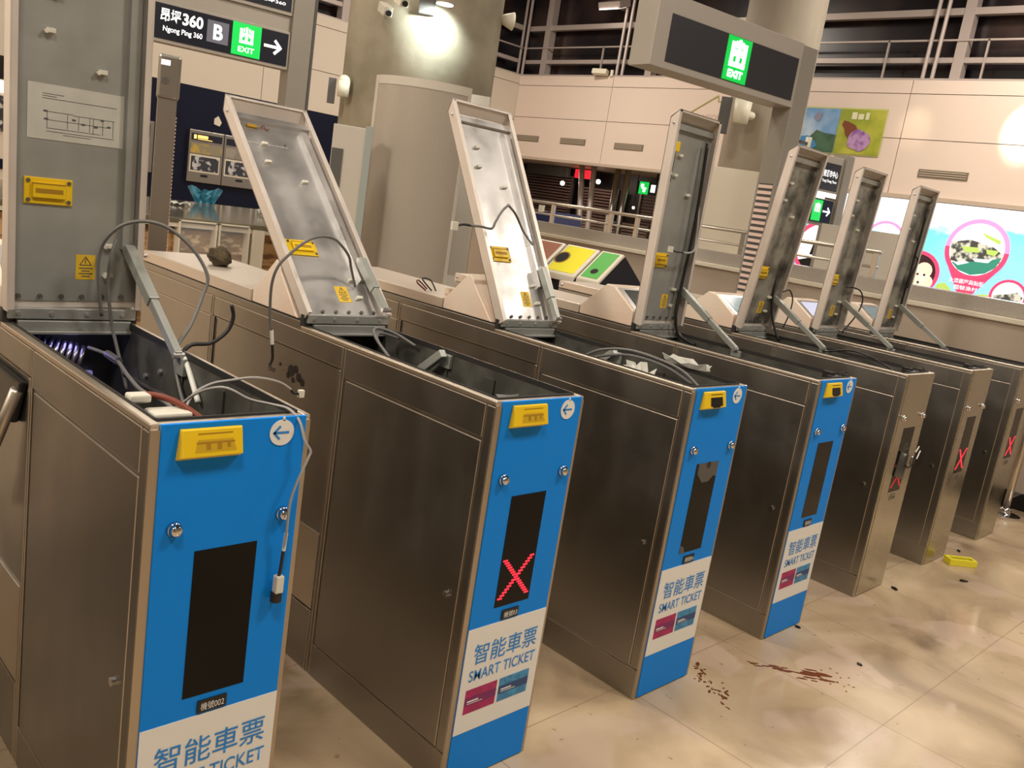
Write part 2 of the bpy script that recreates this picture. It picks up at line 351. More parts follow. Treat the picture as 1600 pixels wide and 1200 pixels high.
def lettering(name, body, m, parent, x0, x1, z0, z1, y, face='-y', bold=0.0, th=0.0006):
    """flat letters fitted into the rectangle x0..x1, z0..z1 on a plane y (facing -y) or on a plane x (facing -x)."""
    cu = bpy.data.curves.new(name, 'FONT'); cu.body = body; cu.extrude = 0.0; cu.offset = bold; cu.size = 1
    t = bpy.data.objects.new(name, cu); COL.objects.link(t); bpy.context.view_layer.update()
    me = bpy.data.meshes.new_from_object(t.evaluated_get(bpy.context.evaluated_depsgraph_get()))
    COL.objects.unlink(t); bpy.data.objects.remove(t)
    xs = [v.co.x for v in me.vertices]; ys = [v.co.y for v in me.vertices]
    ax, bx_, ay, by = min(xs), max(xs), min(ys), max(ys)
    for v in me.vertices:
        u = (v.co.x-ax)/(bx_-ax); q = (v.co.y-ay)/(by-ay); z = z0+q*(z1-z0)
        if face == '-y': v.co = (x0+u*(x1-x0), y-th, z)
        else: v.co = (y-th, x1-u*(x1-x0), z)      # plane x = y, seen from -x: left is +y
    me.materials.clear(); me.materials.append(M[m]); me.update()
    o = bpy.data.objects.new(name, me); COL.objects.link(o)
    if parent: o.parent = parent
    return o
def exit_glyph(b, cx, cz, s, y, th=0.002):
    """the squared seal-script 'exit' character, s = half width."""
    R = [(-1, -.62, .1, 1), (.62, 1, .1, 1), (-.62, .62, .1, .42), (-.16, .16, .1, 1.25), (-.5, -.3, .55, 1.1), (.3, .5, .55, 1.1),
         (-1, -.62, -1, -.12), (.62, 1, -1, -.12), (-1, 1, -1, -.62), (-.2, .2, -.62, .1), (-1, -.35, -.12, .1), (.35, 1, -.12, .1)]
    for x0, x1, z0, z1 in R: b.box(cx+x0*s, cx+x1*s, y-th, y, cz+z0*s, cz+z1*s)
def arrow(b, cx, cz, s, y, d=1, th=0.002, t=0.16):
    b.box(cx-s, cx+s*0.85, y-th, y, cz-t*s, cz+t*s)
    for k in (-1, 1):
        m = Matrix.Translation((cx+d*s*0.98, 0, cz)) @ Matrix.Rotation(-k*d*0.80 if d > 0 else k*0.80, 4, 'Y')
        if d > 0: b.box(-s*1.05, s*0.1, y-th, y, -t*s, t*s, m)
        else: b.box(-s*0.1, s*1.05, y-th, y, -t*s, t*s, m)

# ------------------------------------------------------------------ the setting
struct('floor', B().box(-8, 16, -8, 16, -0.1, 0), 'floor_stone')
struct('ceiling', B().box(-8, 16.3, -8, 16.3, 7.0, 7.1), 'ceiling')
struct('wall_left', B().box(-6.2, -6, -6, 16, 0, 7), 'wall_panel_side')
struct('wall_front', B().box(-6, 16, -6.2, -6, 0, 7), 'back_wall')
# right wall: pale panels with seams between z 2.38 and 3.92
b = B()
ys = [-6, 4.15, 6.85, 9.55, 12.0]
for a, c in zip(ys[:-1], ys[1:]):
    for z0, z1 in ((2.38, 3.13), (3.14, 3.735), (3.745, 3.92)):
        b.box(11.99, 12.06, a+(0.006 if a > -6 else 0), c-0.006, z0, z1)
struct('wall_right', b, 'wall_panel')
struct('trim_1', B().box(12.02, 12.3, -6, 12, 2.38, 3.92), 'seam')
struct('trim_2', B().box(11.9, 12.06, -6, 12, 2.33, 2.38), 'soffit')
struct('trim_3', B().box(12.0, 16, 5.8, 16, 2.385, 2.45), 'soffit')
# back wall above the machines
b = B()
xs = [-6, 1.2, 4.2, 6.48, 9.2, 11.99]
for a, c in zip(xs[:-1], xs[1:]):
    for z0, z1 in ((2.42, 3.065), (3.075, 3.76), (3.77, 3.93)):
        b.box(a+0.006, c-0.006, 11.99, 12.06, z0, z1)
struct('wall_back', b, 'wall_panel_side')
struct('trim_4', B().box(-6, 12, 12.02, 12.3, 2.42, 3.93), 'seam')
struct('wall_back_lower', B().box(3.3, 11.2, 11.99, 12.2, 0, 2.42), 'navy')
struct('wall_back_shop', B().box(-6, 3.3, 11.99, 12.2, 0, 2.42), 'wall_panel_side')
# upper glazing, one bay strip on each wall
struct('window_1', B().box(12.42, 12.46, -6, 12.4, 3.9, 7.0), 'glass_night')
struct('window_2', B().box(-6, 12.4, 12.42, 12.46, 3.9, 7.0), 'glass_night')
struct('trim_5', B().box(12.0, 12.44, -6, 12.44, 3.92, 3.95).box(-6, 12.44, 12.0, 12.44, 3.93, 3.955), 'mullion')
b = B()
for z, t in ((4.22, .035), (4.85, .045), (5.6, .045), (6.3, .045)): b.box(12.16, 12.26, -6, 12.1, z-t, z+t)
b.box(12.12, 12.15, -6, 12.1, 4.46, 4.485)
for y in (11.56, 8.93, 6.3, 3.68, 1.05, -1.6): b.box(12.14, 12.30, y-.07, y+.07, 3.93, 7)
for y in (12.05, 9.46, 6.8, 3.95, 1.5): b.cyl((12.08, y, 3.93), (12.08, y-.03, 7), .028, n=8).cyl((12.08, y+.13, 3.93), (12.08, y+.10, 7), .028, n=8)
for y in (10.04, 7.4, 4.68, 3.34-.0, 2.1): b.box(12.12, 12.15, y-.012, y+.012, 3.93, 4.48)
struct('trim_6', b, 'mullion')
b = B()
for z, t in ((4.22, .035), (4.85, .045), (5.6, .045)): b.box(-6, 12.1, 12.16, 12.26, z-t, z+t)
b.box(-6, 12.1, 12.12, 12.15, 4.46, 4.485)
for x in (10.6, 7.95, 5.3, 2.65): b.box(x-.07, x+.07, 12.14, 12.30, 3.93, 7)
struct('trim_7', b, 'mullion')

# air vents in the right wall
for yv, wv, zc, lab in ((11.52, .62, 2.73, 'dark air vent slot, farthest left in pale wall above shuttered shops'), (10.30, .64, 2.735, 'dark air vent slot, middle one above shuttered shops'),
                     (8.94, .66, 2.72, 'dark air vent slot nearest the overhead exit sign'), (3.46, .66, 2.69, 'dark air vent slot above the bright blue advert')):
    t = empty('air_vent', (11.99, yv, zc), 0, lab, 'vent', 'slot vents in the pale wall')
    part('vent_frame', B().box(-.012, 0, -wv/2, wv/2, -.055, .055), 'vent', t)
    bb = B()
    for k in range(3): bb.box(-.02, -.012, -wv/2+.02, wv/2-.02, -.035+k*.03, -.025+k*.03)
    part('vent_slats', bb, 'soffit', t)

# parapet that closes the paid area on the right
struct('wall_parapet', B().box(5.75, 5.95, -1.0, 7.5, 0.0, 1.17), 'granite')
struct('baseboard_right', B().box(5.735, 5.76, -1.0, 7.5, 0.0, 0.11), 'black')
struct('trim_8', B().box(5.72, 5.80, -1.0, 7.5, 1.17, 1.206), 'cream', 0.006)
struct('trim_9', B().box(5.76, 5.96, -1.0, 7.5, 1.206, 1.31), 'granite_top', 0.004)
# ------------------------------------------------------------------ railing on the parapet
rl = empty('handrail', (5.85, 3.0, 1.31), 0, 'two-bar steel handrail on top of the granite parapet behind the bins', 'railing')
part('top_rail', B().cyl((0, -1.6, .185), (0, 4.2, .185), .016, n=12), 'rail', rl, smooth=True)
part('middle_rail', B().cyl((0, -1.6, .075), (0, 4.2, .075), .011, n=12), 'rail', rl, smooth=True)
for y in (-1.57, -.45, .66, .97, 1.72, 2.6, 3.4, 4.15):
    part('rail_post', B().box(-.012, .012, y-.022, y+.022, 0, .185), 'rail', rl, 0.002)

# ------------------------------------------------------------------ far shops
struct('wall_shops', B().box(14.3, 14.5, 5.8, 16, 0, 2.45), 'shop_dark')
struct('wall_shop_side', B().box(12.0, 16, 5.6, 5.8, 0, 2.45), 'navy')
def shutter(name, y0, y1, z0, z1, x, m, lab):
    t = empty(name, (x, (y0+y1)/2, z0), 0, lab, 'roller shutter', 'roller shutters of the closed shops'); bb = B(); k = 0; z = 0
    while z < z1-z0-.02:
        bb.box(-.012, .0, -(y1-y0)/2, (y1-y0)/2, z, z+.035); z += .062
    part('shutter_slats', bb, m, t); part('shutter_guide', B().box(-.04, .03, -(y1-y0)/2-.05, -(y1-y0)/2, 0, z1-z0), 'post_steel', t); part('shutter_guide', B().box(-.04, .03, (y1-y0)/2, (y1-y0)/2+.05, 0, z1-z0), 'post_steel', t)
shutter('roller_shutter', 11.95, 14.0, 0.0, 2.2, 13.98, 'shutter', 'dark roller shutter left of the red illuminated shop sign')
shutter('roller_shutter', 10.75, 11.75, 0.0, 2.05, 14.1, 'shutter', 'reddish-brown roller shutter below the red illuminated shop sign')
shutter('roller_shutter', 8.4, 10.0, 0.0, 2.1, 14.0, 'shutter', 'black roller shutter under the small green exit sign')
shutter('roller_shutter', 9.2, 13.0, 0.0, 1.42, 13.3, 'shutter_pale', 'low pale slatted shutter seen through the handrail')
tag(part('shop_fascia', B().box(13.84, 13.92, 12.0, 13.3, 2.16, 2.37), 'dark_grey', None, .004), 'grey metal fascia over the dark shutter left of the red sign', 'fascia')
t = empty('shop_sign', (13.8, 11.52, 2.17), 0, 'small red illuminated sign hanging over the closed shops', 'sign')
part('sign_box', B().box(.0, .08, -.28, .28, 0, .2), 'shop_dark', t)
bb = B()
for k in range(5): bb.box(-.006, 0, -.24, .24, .012+k*.037, .036+k*.037)
part('lit_rows', bb, 'shop_red', t)
for y, x, z, lab in ((11.9, 13.6, 2.02, 'round glowing lamp in the shop below the red sign'), (10.9, 13.6, 2.14, 'round glowing lamp right of the red shop sign'), (13.45, 13.6, 1.72, 'small glowing lamp at the left of the dark shutter'), (9.95, 13.7, 1.72, 'small glowing lamp beside the black shutter')):
    t = empty('shop_lamp', (x, y, z), 0, lab, 'lamp', 'glowing lamps of the closed shops')
    part('lamp_globe', B().sphere((0, 0, 0), .05 if z > 2 else .03), 'lamp_glow_soft', t, smooth=True); part('lamp_cord', B().cyl((0, 0, 0.03), (0, 0, 2.38-z), .006, n=6), 'black', t)
# leaning tube columns outside the shops
t = empty('tube_columns', (12.6, 9.9, 0), 0, 'pair of slim pale tubular columns leaning between the shops', 'column')
part('tube', B().cyl((0, .25, 0), (0, .62, 2.39), .055, n=12), 'mullion', t, smooth=True)
part('tube', B().cyl((0, .12, 0), (0, .30, 2.39), .055, n=12), 'mullion', t, smooth=True)
t = empty('steel_column', (12.7, 9.55, 0), 0, 'twin polished steel columns shining beside the slim pale columns', 'column')
part('tube', B().cyl((0, 0.12, 0), (0, .12, 2.385), .06, n=14), 'post_steel', t, smooth=True)
part('tube', B().cyl((0, -.12, 0), (0, -.12, 2.385), .06, n=14), 'post_steel', t, smooth=True)
t = empty('hanging_sign', (13.0, 8.98, 1.98), 0, 'small far exit sign with green running figure and white arrows', 'sign')
part('sign_box', B().box(0, .08, -.42, .42, 0, .24).box(.03, .05, -.02, .02, .24, .42), 'sign_face', t)
part('exit_panel', B().box(-.008, 0, .14, .36, .0, .23), 'sign_green', t)
bb = B(); bb.box(-.014, -.008, .25, .32, .13, .19); bb.box(-.014, -.008, .2, .26, .04, .13); bb.box(-.014, -.008, .18, .30, .10, .12)
part('running_figure', bb, 'sign_white', t)
part('white_lettering', B().box(-.01, 0, -.02, .08, .05, .19).box(-.01, 0, -.32, -.08, .06, .18), 'sign_white', t)
t = empty('notice_stand', (6.95, 5.95, 0), 0, 'cream upright notice strip behind the handrail', 'stand')
part('stand_post', B().box(-.02, .02, -.03, .03, 0.0, 1.47), 'cream', t)
t = empty('notice_stand', (6.6, 4.62, 0), 0, 'cream upright notice strip behind the handrail, right of the blue cover', 'stand')
part('stand_post', B().box(-.02, .02, -.03, .03, 0.0, 1.47), 'cream', t)
tag(part('folded_cover', B().prism([(0, 0), (1.0, 0), (.65, .22), (.1, .3)], 0, 6.3, 6.75), 'tarp_blue'), 'dark blue folded cover lying behind the handrail', 'cover').location = (0, 5.05, 1.12)
tag(part('cover_stand', B().box(6.3, 6.75, 5.0, 6.1, 0, 1.12), 'dark_grey'), 'low dark stand carrying the blue folded cover', 'stand')

# ------------------------------------------------------------------ advert light box on the right wall
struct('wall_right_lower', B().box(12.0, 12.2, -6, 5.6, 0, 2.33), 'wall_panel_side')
ad = empty('advert_lightbox', (11.97, 2.0, 1.15), 0, 'large backlit sky-blue travel advert with pink location pins on the right wall', 'advert')
part('lightbox_case', B().box(-.0, .028, -4.2, 3.55, -.05, 1.175), 'sign_body', ad)
part('advert_face', B().box(-.02, 0, -4.15, 3.5, 0, 1.165), 'advert_sky', ad)
def wring(b, cy, cz, r0, r1, x, a0=0, a1=2*PI, n=40):
    for i in range(n):
        s0 = a0+(a1-a0)*i/n; s1 = a0+(a1-a0)*(i+1)/n
        q = [(cy+r0*math.cos(s0), cz+r0*math.sin(s0)), (cy+r1*math.cos(s0), cz+r1*math.sin(s0)), (cy+r1*math.cos(s1), cz+r1*math.sin(s1)), (cy+r0*math.cos(s1), cz+r0*math.sin(s1))]
        b.prism(q, 0, x-.006, x)
def wdisc(cy, cz, r, x, a0=0, a1=2*PI, n=40):
    return [(cy+r*math.cos(a0+(a1-a0)*i/n), cz+r*math.sin(a0+(a1-a0)*i/n)) for i in range(n)]
# big pin (local coordinates: y relative to 2.0, z relative to 1.15)
py, pz = .78, .62
pin = part('location_pin', B().prism([(py+.33, pz-.22), (py-.33, pz-.22), (py-.08, pz-.58), (py+.12, pz-.58)], 0, -.026, -.02), 'pin_red', ad)
bb = B(); wring(bb, py, pz, .335, .40, -.026, PI, 2*PI); part('pin_ring', bb, 'pin_red', pin)
bb = B(); wring(bb, py, pz, .335, .40, -.026, 0, PI); part('pin_ring', bb, 'pin_pink', pin, label='pink upper half of the pin ring')
part('pin_photo_sky', B().prism(wdisc(py, pz, .34, 0), 0, -.034, -.030), 'photo_sky', pin)
part('pin_photo_village', B().prism([(py+.335, pz+.06), (py+.1, pz+.12), (py-.2, pz+.06), (py-.33, pz-.02), (py-.31, pz-.14), (py-.1, pz-.15), (py+.1, pz-.2), (py+.29, pz-.18)], 0, -.038, -.034), 'photo_village', pin)
part('pin_photo_water', B().prism([(py-.33, pz-.06), (py-.1, pz-.15), (py+.12, pz-.17), (py+.27, pz-.20), (py+.17, pz-.29), (py, pz-.335), (py-.17, pz-.29), (py-.28, pz-.2)], 0, -.040, -.036), 'photo_water', pin)
part('pin_photo_boat', B().prism([(py+.02, pz-.12), (py-.22, pz-.10), (py-.18, pz-.15), (py-.02, pz-.155)], 0, -.044, -.040).prism([(py+.24, pz-.20), (py+.1, pz-.16), (py+.05, pz-.18), (py+.18, pz-.23)], 0, -.044, -.040), 'photo_white', pin)
part('pin_photo_trees', B().prism([(py-.02, pz+.23), (py-.27, pz+.15), (py-.26, pz+.10), (py-.08, pz+.17)], 0, -.042, -.036).prism([(py+.2, pz+.02), (py-.02, pz+.03), (py-.05, pz-.03), (py+.12, pz-.05)], 0, -.042, -.038).prism([(py-.12, pz+.02), (py-.28, pz+.02), (py-.24, pz-.05), (py-.14, pz-.04)], 0, -.042, -.038), 'photo_leaf', pin)
lettering('pin_lettering', '大澳棚屋與舢舨', 'pin_text', pin, py-.19, py+.25, pz-.465, pz-.40, -.028, face='-x', bold=.01)
lettering('pin_lettering', '體驗漁村', 'pin_text', pin, py-.13, py+.17, pz-.545, pz-.485, -.028, face='-x', bold=.01)
# round snack photo
py, pz = 1.47, .21
pin = part('round_photo', B().prism(wdisc(py, pz, .265, 0), 0, -.026, -.02), 'photo_dark', ad)
bb = B(); wring(bb, py, pz, .25, .30, -.026); part('photo_ring', bb, 'pin_red', pin)
bb = B()
for q, r in (((.1, .05), .12), ((-.09, .04), .11), ((.0, -.08), .12), ((.17, -.12), .09), ((-.15, -.11), .09)): bb.prism(wdisc(py+q[0], pz+q[1], r, 0, n=18), 0, -.034, -.028)
part('snack_balls', bb, 'photo_balls', pin)
bb = B()
for q in ((-.02, -.02), (.07, .0), (-.11, -.02), (-.05, -.13), (.08, -.14)): bb.prism(wdisc(py+q[0], pz+q[1], .018, 0, n=8), 0, -.038, -.034)
part('snack_shadow', bb, 'photo_dark', pin)
# third round photo at lower right
py, pz = .27, -.02+.10
pin = part('round_photo', B().prism(wdisc(py, pz, .20, 0), 0, -.026, -.02), 'photo_sky', ad)
bb = B(); wring(bb, py, pz, .19, .225, -.026); part('photo_ring', bb, 'pin_red', pin)
part('photo_street', B().prism([(py+.18, pz-.0), (py+.04, pz+.03), (py-.1, pz+.08), (py-.18, pz+.02), (py-.12, pz-.14), (py+.12, pz-.14)], 0, -.034, -.028), 'photo_village', pin)
# left pin with rock tower silhouette
py, pz = 2.95, .32
pin = part('round_photo', B().prism(wdisc(py, pz, .38, 0), 0, -.026, -.02), 'photo_sky', ad)
bb = B(); wring(bb, py, pz, .36, .42, -.026); part('photo_ring', bb, 'pin_red', pin)
part('rock_silhouette', B().prism([(py+.14, pz-.1), (py+.10, pz+.1), (py+.05, pz+.2), (py-.0, pz+.1), (py-.02, pz-.1)], 0, -.034, -.028).prism([(py+.3, pz-.2), (py+.1, pz-.14), (py-.3, pz-.16), (py-.2, pz-.34), (py+.18, pz-.34)], 0, -.034, -.028), 'photo_black', pin)
# upper middle pink arc
bb = B(); wring(bb, 2.02, .55, .26, .30, -.026, .2, PI-.2); part('photo_ring', bb, 'pin_pink', ad)
part('island_shape', B().prism([(.95, 0), (1.2, .0), (1.17, .1), (1.08, .14), (1.0, .08)], 0, -.025, -.02), 'photo_leaf', ad)
part('island_shape', B().prism([(.45, 0), (.7, .0), (.62, .06), (.5, .07)], 0, -.025, -.02), 'photo_leaf', ad)

# butterfly and cable-car poster high on the right wall
po = empty('wall_poster', (11.98, 5.03, 2.86), 0, 'poster pair of a cable car over the sea and a butterfly on a purple flower', 'poster')
part('poster_border', B().box(-.006, 0, -.63, .66, 0, .66), 'poster_edge', po)
s_ = part('cable_car_picture', B().box(-.014, -.006, .07, .65, .015, .64), 'poster_sky', po)
part('hills', B().prism([(.65, .08), (.65, .14), (.5, .2), (.38, .33), (.25, .29), (.07, .27), (.07, .02), (.4, .02)], 0, -.020, -.014), 'poster_hill', s_)
part('sea', B().prism([(.65, .015), (.45, .015), (.33, .1), (.4, .18), (.5, .24), (.65, .22)], 0, -.024, -.019), 'poster_sea', s_)
part('cable_car', B().prism([(.42, .46), (.46, .52), (.40, .6), (.34, .56), (.36, .48), (.38, .45)], 0, -.024, -.014), 'poster_grey', s_)
s_ = part('butterfly_picture', B().box(-.014, -.006, -.62, .055, .015, .64), 'poster_green', po)
part('butterfly', B().prism([(.0, .42), (-.02, .48), (-.08, .47), (-.2, .42), (-.26, .33), (-.22, .26), (-.14, .22), (-.08, .28), (-.05, .36)], 0, -.022, -.014), 'poster_brown', s_)
bb = B()
bb.prism([(-.30+.16*(1+.12*math.sin(7*k))*math.cos(2*PI*k/20), .21+.15*(1+.12*math.sin(5*k))*math.sin(2*PI*k/20)) for k in range(20)], 0, -.026, -.016)
part('flower', bb, 'poster_flower', s_)
part('poster_lettering', B().box(-.02, -.014, -.2, -.12, .50, .60).box(-.02, -.014, -.3, -.22, .50, .58).box(-.02, -.014, -.38, -.33, .5, .6), 'poster_pale', s_)
# outline of a hill printed on the wall
bb = B()
for (y0, z0), (y1, z1) in zip([(7.75, 3.36), (7.26, 3.64), (7.24, 3.55), (6.9, 3.54)][:-1], [(7.75, 3.36), (7.26, 3.64), (7.24, 3.55), (6.9, 3.54)][1:]): bb.cyl((11.985, y0, z0), (11.985, y1, z1), .012, n=6)
lg = tag(part('wall_logo', bb, 'logo_line'), 'thin olive mountain outline with pale letters on the wall beneath the exit sign', 'logo')
lettering('logo_lettering', 'NGONG PING', 'logo_text', lg, 6.75, 7.5, 3.26, 3.34, 11.985, face='-x')

# ------------------------------------------------------------------ ticket machines on the navy wall
def machine(x0, x1, lit, lab):
    t = empty('ticket_machine', ((x0+x1)/2, 11.98, 1.02), 0, lab, 'ticket machine', 'ticket machines on the navy wall'); h = (x1-x0)/2
    part('machine_body', B().box(-h+.005, h-.005, -.06, .02, 0, .77), 'post_steel', t, .004)
    part('header_strip', B().box(-h+.04, h-.04, -.07, -.06, .62, .72), 'sign_face', t)
    if lit: part('lit_header_text', B().box(-h+.07, -h+.11, -.075, -.07, .64, .70).box(-h+.13, -h+.29, -.075, -.07, .655, .70).box(-h+.13, -h+.36, -.075, -.07, .635, .645), 'orange_led', t)
    part('advert_strip', B().box(-h+.03, h-.03, -.067, -.06, .43, .58), 'tvm_ads' if lit else 'tvm_dull', t)
    part('touch_screen', B().box(-h+.05, h-.07, -.072, -.06, .175, .385), 'tvm_screen', t)
    part('screen_frame', B().box(-h+.03, h-.05, -.066, -.06, .15, .41), 'cream', t)
    part('ticket_slot', B().box(-.06, .05, -.066, -.06, .085, .12), 'black', t)
machine(5.34, 5.90, True, 'left ticket vending machine with lit orange header on the navy wall')
machine(5.90, 6.50, False, 'right ticket vending machine partly behind the leaning open lid')
machine(6.50, 7.10, False, 'ticket vending machine beside the concrete column, half hidden')
t = empty('wall_board', (4.62, 11.98, 1.07), 0, 'grey steel board on the navy wall left of the slim post', 'board')
part('board_plate', B().box(-.2, .2, -.04, .02, 0, .73), 'post_steel', t, .004); part('board_slot', B().box(.10, .14, -.046, -.04, .5, .68), 'black', t)
b = B(); b.prism([(5.74, 1.92), (5.83, 1.90), (5.86, 1.96), (5.80, 2.05), (5.74, 2.0)], 1, 11.975, 11.99)
tag(part('wall_symbol', b, 'cream'), 'small cream pictogram on the navy wall above the ticket machines', 'symbol')
# lit shop corner glimpsed left of the first lid
t = empty('display_cabinet', (2.55, 10.9, 0), 0, 'dark display shelf with lit panel glimpsed left of the first gate lid', 'cabinet')
part('cabinet_body', B().box(-.6, .36, 0, .4, 0, 2.3), 'wall_panel_side', t)
part('dark_recess', B().box(-.55, .33, -.01, .0, 1.95, 2.22), 'glass_night', t)
part('lit_panel', B().box(-.55, .33, -.02, .0, 1.80, 1.93), 'lamp_glow_soft', t)
part('poster_panel', B().box(-.55, .33, -.02, .0, 1.35, 1.76), 'tvm_screen', t)
part('lower_recess', B().box(-.55, .33, -.02, .0, .90, 1.02), 'navy', t)

# ------------------------------------------------------------------ glass-fronted service counter
ct = empty('service_counter', (2.5, 4.57, 0), 0, 'long service counter with shiny olive granite top and battered glass front', 'counter')
part('counter_top', B().box(-1.6, 1.3, 0, 2.15, .965, 1.0), 'counter_stone', ct, .006)
part('counter_fascia', B().box(-1.6, 1.3, .01, .05, .935, .965), 'cream', ct)
part('counter_body', B().box(-1.58, 1.28, .10, 2.1, 0, .965), 'wood_tone', ct)
part('dark_gap', B().box(-1.6, .08, .06, .1, .922, .935), 'black', ct)
for x0, x1 in ((-.46, -.20), (-.17, .05)):
    f = part('glazed_notice', B().box(x0, x1, .06, .10, .77, .915), 'torn_paper', ct)
    part('notice_frame', B().box(x0-.008, x0+.004, -.012, .06, .60, .985), 'cream', f); part('notice_frame', B().box(x1-.004, x1+.008, -.012, .06, .60, .985), 'cream', f); part('notice_frame', B().box(x0-.008, x1+.008, -.012, -.002, .977, .988), 'cream', f)
    part('glass_pane', B().box(x0, x1, -.010, -.006, .60, .978), 'clear_glass', f)
part('end_pillar', B().box(.085, .17, -.02, .10, 0, .964), 'cream', ct)
part('end_pillar', B().box(-.77, -.72, -.02, .10, 0, .964), 'cream', ct)
# crumpled blue sheet with jagged top
bm = B(); n = 9; rows = []
for r in range(4):
    rows.append([bm.bm.verts.new(((i/(n-1)-.5)*(.16+.05*r), .03*math.sin(i*2.1+r)+random.uniform(-.015, .015), r*.042+(random.uniform(-.028, .022) if r == 3 else 0)+(0.03*abs(i-4)/4 if r == 3 else 0))) for i in range(n)])
for r in range(3):
    for i in range(n-1): bm.bm.faces.new((rows[r][i], rows[r][i+1], rows[r+1][i+1], rows[r+1][i]))
o = part('plastic_sheet', bm, 'blue_sheet'); md = o.modifiers.new('t', 'SOLIDIFY'); md.thickness = .004
o.location = (3.13, 6.55, 1.004); o.rotation_euler = (0, 0, -.5); tag(o, 'crumpled blue plastic sheet lying on the shiny counter top', 'plastic sheet')
def scrap(name, loc, size, m, lab, cat, group=None, seed=0, rot=0.0):
    rnd = random.Random(seed); bm_ = B(); n = 6; g = []
    for i in range(n):
        g.append([bm_.bm.verts.new(((i/(n-1)-.5)*size[0]*(1+rnd.uniform(-.15, .15)), (j/(n-1)-.5)*size[1]*(1+rnd.uniform(-.2, .2)), .002+rnd.random()*size[2])) for j in range(n)])
    for i in range(n-1):
        for j in range(n-1): bm_.bm.faces.new((g[i][j], g[i+1][j], g[i+1][j+1], g[i][j+1]))
    o = part(name, bm_, m); md = o.modifiers.new('t', 'SOLIDIFY'); md.thickness = .0015; md.offset = 1
    o.location = loc; o.rotation_euler = (0, 0, rot); return tag(o, lab, cat, group)
scrap('paper_scrap', (2.62, 5.9, 1.001), (.14, .08, .03), 'paper', 'white crumpled litter on the counter left of the blue sheet', 'litter', 'litter on the counter', 3)
scrap('paper_scrap', (3.30, 5.75, 1.001), (.08, .06, .06), 'paper', 'taller white litter on the counter right of the blue sheet', 'litter', 'litter on the counter', 4)
scrap('paper_scrap', (3.42, 5.72, 1.001), (.07, .05, .03), 'paper', 'small pale litter on the counter, farthest right of the blue sheet', 'litter', 'litter on the counter', 5)

# ------------------------------------------------------------------ concrete columns and what hangs on them
def polar(az, D): a = math.radians(az); return Vector((CAMPOS.x+D*math.cos(a), CAMPOS.y+D*math.sin(a), 0))
c1 = polar(52.9, 6.5); c2 = polar(31.45, 11.9)
tag(part('concrete_column', B().cyl((c1.x, c1.y, 0), (c1.x, c1.y, 7), .52, n=64), 'concrete', smooth=True), 'big round stained concrete column with a bright lamp shining on it', 'column')
tag(part('concrete_column', B().cyl((c2.x, c2.y, 0), (c2.x, c2.y, 7), .47, n=48), 'concrete_pale', smooth=True), 'round concrete column behind the overhead exit sign', 'column')
def toward(az, rz=0): return math.radians(az)-PI/2      # local -y faces the visitor
# frosted curved screen
cc = polar(52.0, 6.06); gz = 2.09
gl = empty('curved_screen', (cc.x, cc.y, 0), toward(52.0), 'tall curved frosted screen with pale edging wrapped round the big concrete column', 'screen')
def arc(b, R, th, a0, a1, z0, z1, n=26):
    for i in range(n):
        p = []
        for a, r in ((a0+(a1-a0)*i/n, R), (a0+(a1-a0)*(i+1)/n, R), (a0+(a1-a0)*(i+1)/n, R-th), (a0+(a1-a0)*i/n, R-th)): p.append((r*math.sin(a), -r*math.cos(a)))
        b.prism(p, 2, z0, z1)
    return b
o = part('frosted_sheet', arc(B(), .40, .012, -1.05, .65, 0, gz), 'frosted', gl)
part('pale_edging', arc(arc(arc(B(), .403, .018, -1.05, .65, gz-.05, gz+.002), .404, .02, -1.07, -.98, 0, gz), .404, .02, .60, .66, 0, gz), 'frosted_edge', gl)
tag(part('screen_board', B().box(-.03, .42, -.02, .0, 0, 2.0), 'frosted_edge'), 'flat beige board right of the curved frosted screen', 'board')
o = bpy.data.objects['screen_board']; q = polar(49.65, 5.95); o.location = q; o.rotation_euler = (0, 0, toward(49.2)); o.scale = (.32, 1, 1.04)
# slim cabinet left of the column
q = polar(56.5, 5.55)
cb = empty('lightbox_cabinet', (q.x, q.y, 0), toward(56.5), 'slim beige cabinet with dark side panel left of the big concrete column', 'cabinet')
part('cabinet_body', B().box(-.115, .115, 0, .12, 0, 1.74), 'frosted_edge', cb, .004)
part('dark_panel', B().box(-.112, -.045, -.006, 0, .9, 1.60), 'dark_grey', cb)
part('glass_edge', B().box(.075, .118, -.006, 0, .0, 1.755), 'edge_glass', cb)
# switch box on the column
q = polar(55.35, 5.99); t = empty('wall_switch', (q.x, q.y, 1.49), toward(55.3), 'small white switch plate between the cabinet and curved screen', 'switch')
part('plate', B().box(-.02, .02, -.01, .03, 0, .07), 'white_plastic', t, .003); part('rocker', B().box(-.01, .01, -.014, -.01, .02, .05), 'cream', t)
def speaker(q, z, s, rz, lab):
    t = empty('wall_speaker', (q.x, q.y, z), rz, lab, 'speaker', 'small white wall speakers')
    part('speaker_body', B().cyl((0, -.06*s, -.05*s), (0, -.06*s, .05*s), .036*s, .040*s, n=18).sphere((0, -.06*s, .05*s), .040*s), 'ivory', t, smooth=True)
    part('speaker_bracket', B().cyl((0, -.03*s, 0), (.05*s, .04*s, 0), .018*s, n=10), 'ivory', t)
    part('junction_box', B().box(-.10*s, -.05*s, -.04*s, .0, -.10*s, .06*s), 'dark_grey', t)
speaker(polar(57.35, 6.25), 2.00, 1.0, toward(57.3), 'small white speaker on the left edge of the big concrete column')
speaker(polar(32.9, 11.30), 2.90, 2.6, toward(32.9), 'larger white speaker on the far column just under the exit sign')
q = polar(51.9, 5.78); lp = empty('column_lamp', (q.x, q.y, 2.56), toward(51.9), 'white tube lamp glaring on the big concrete column', 'lamp')
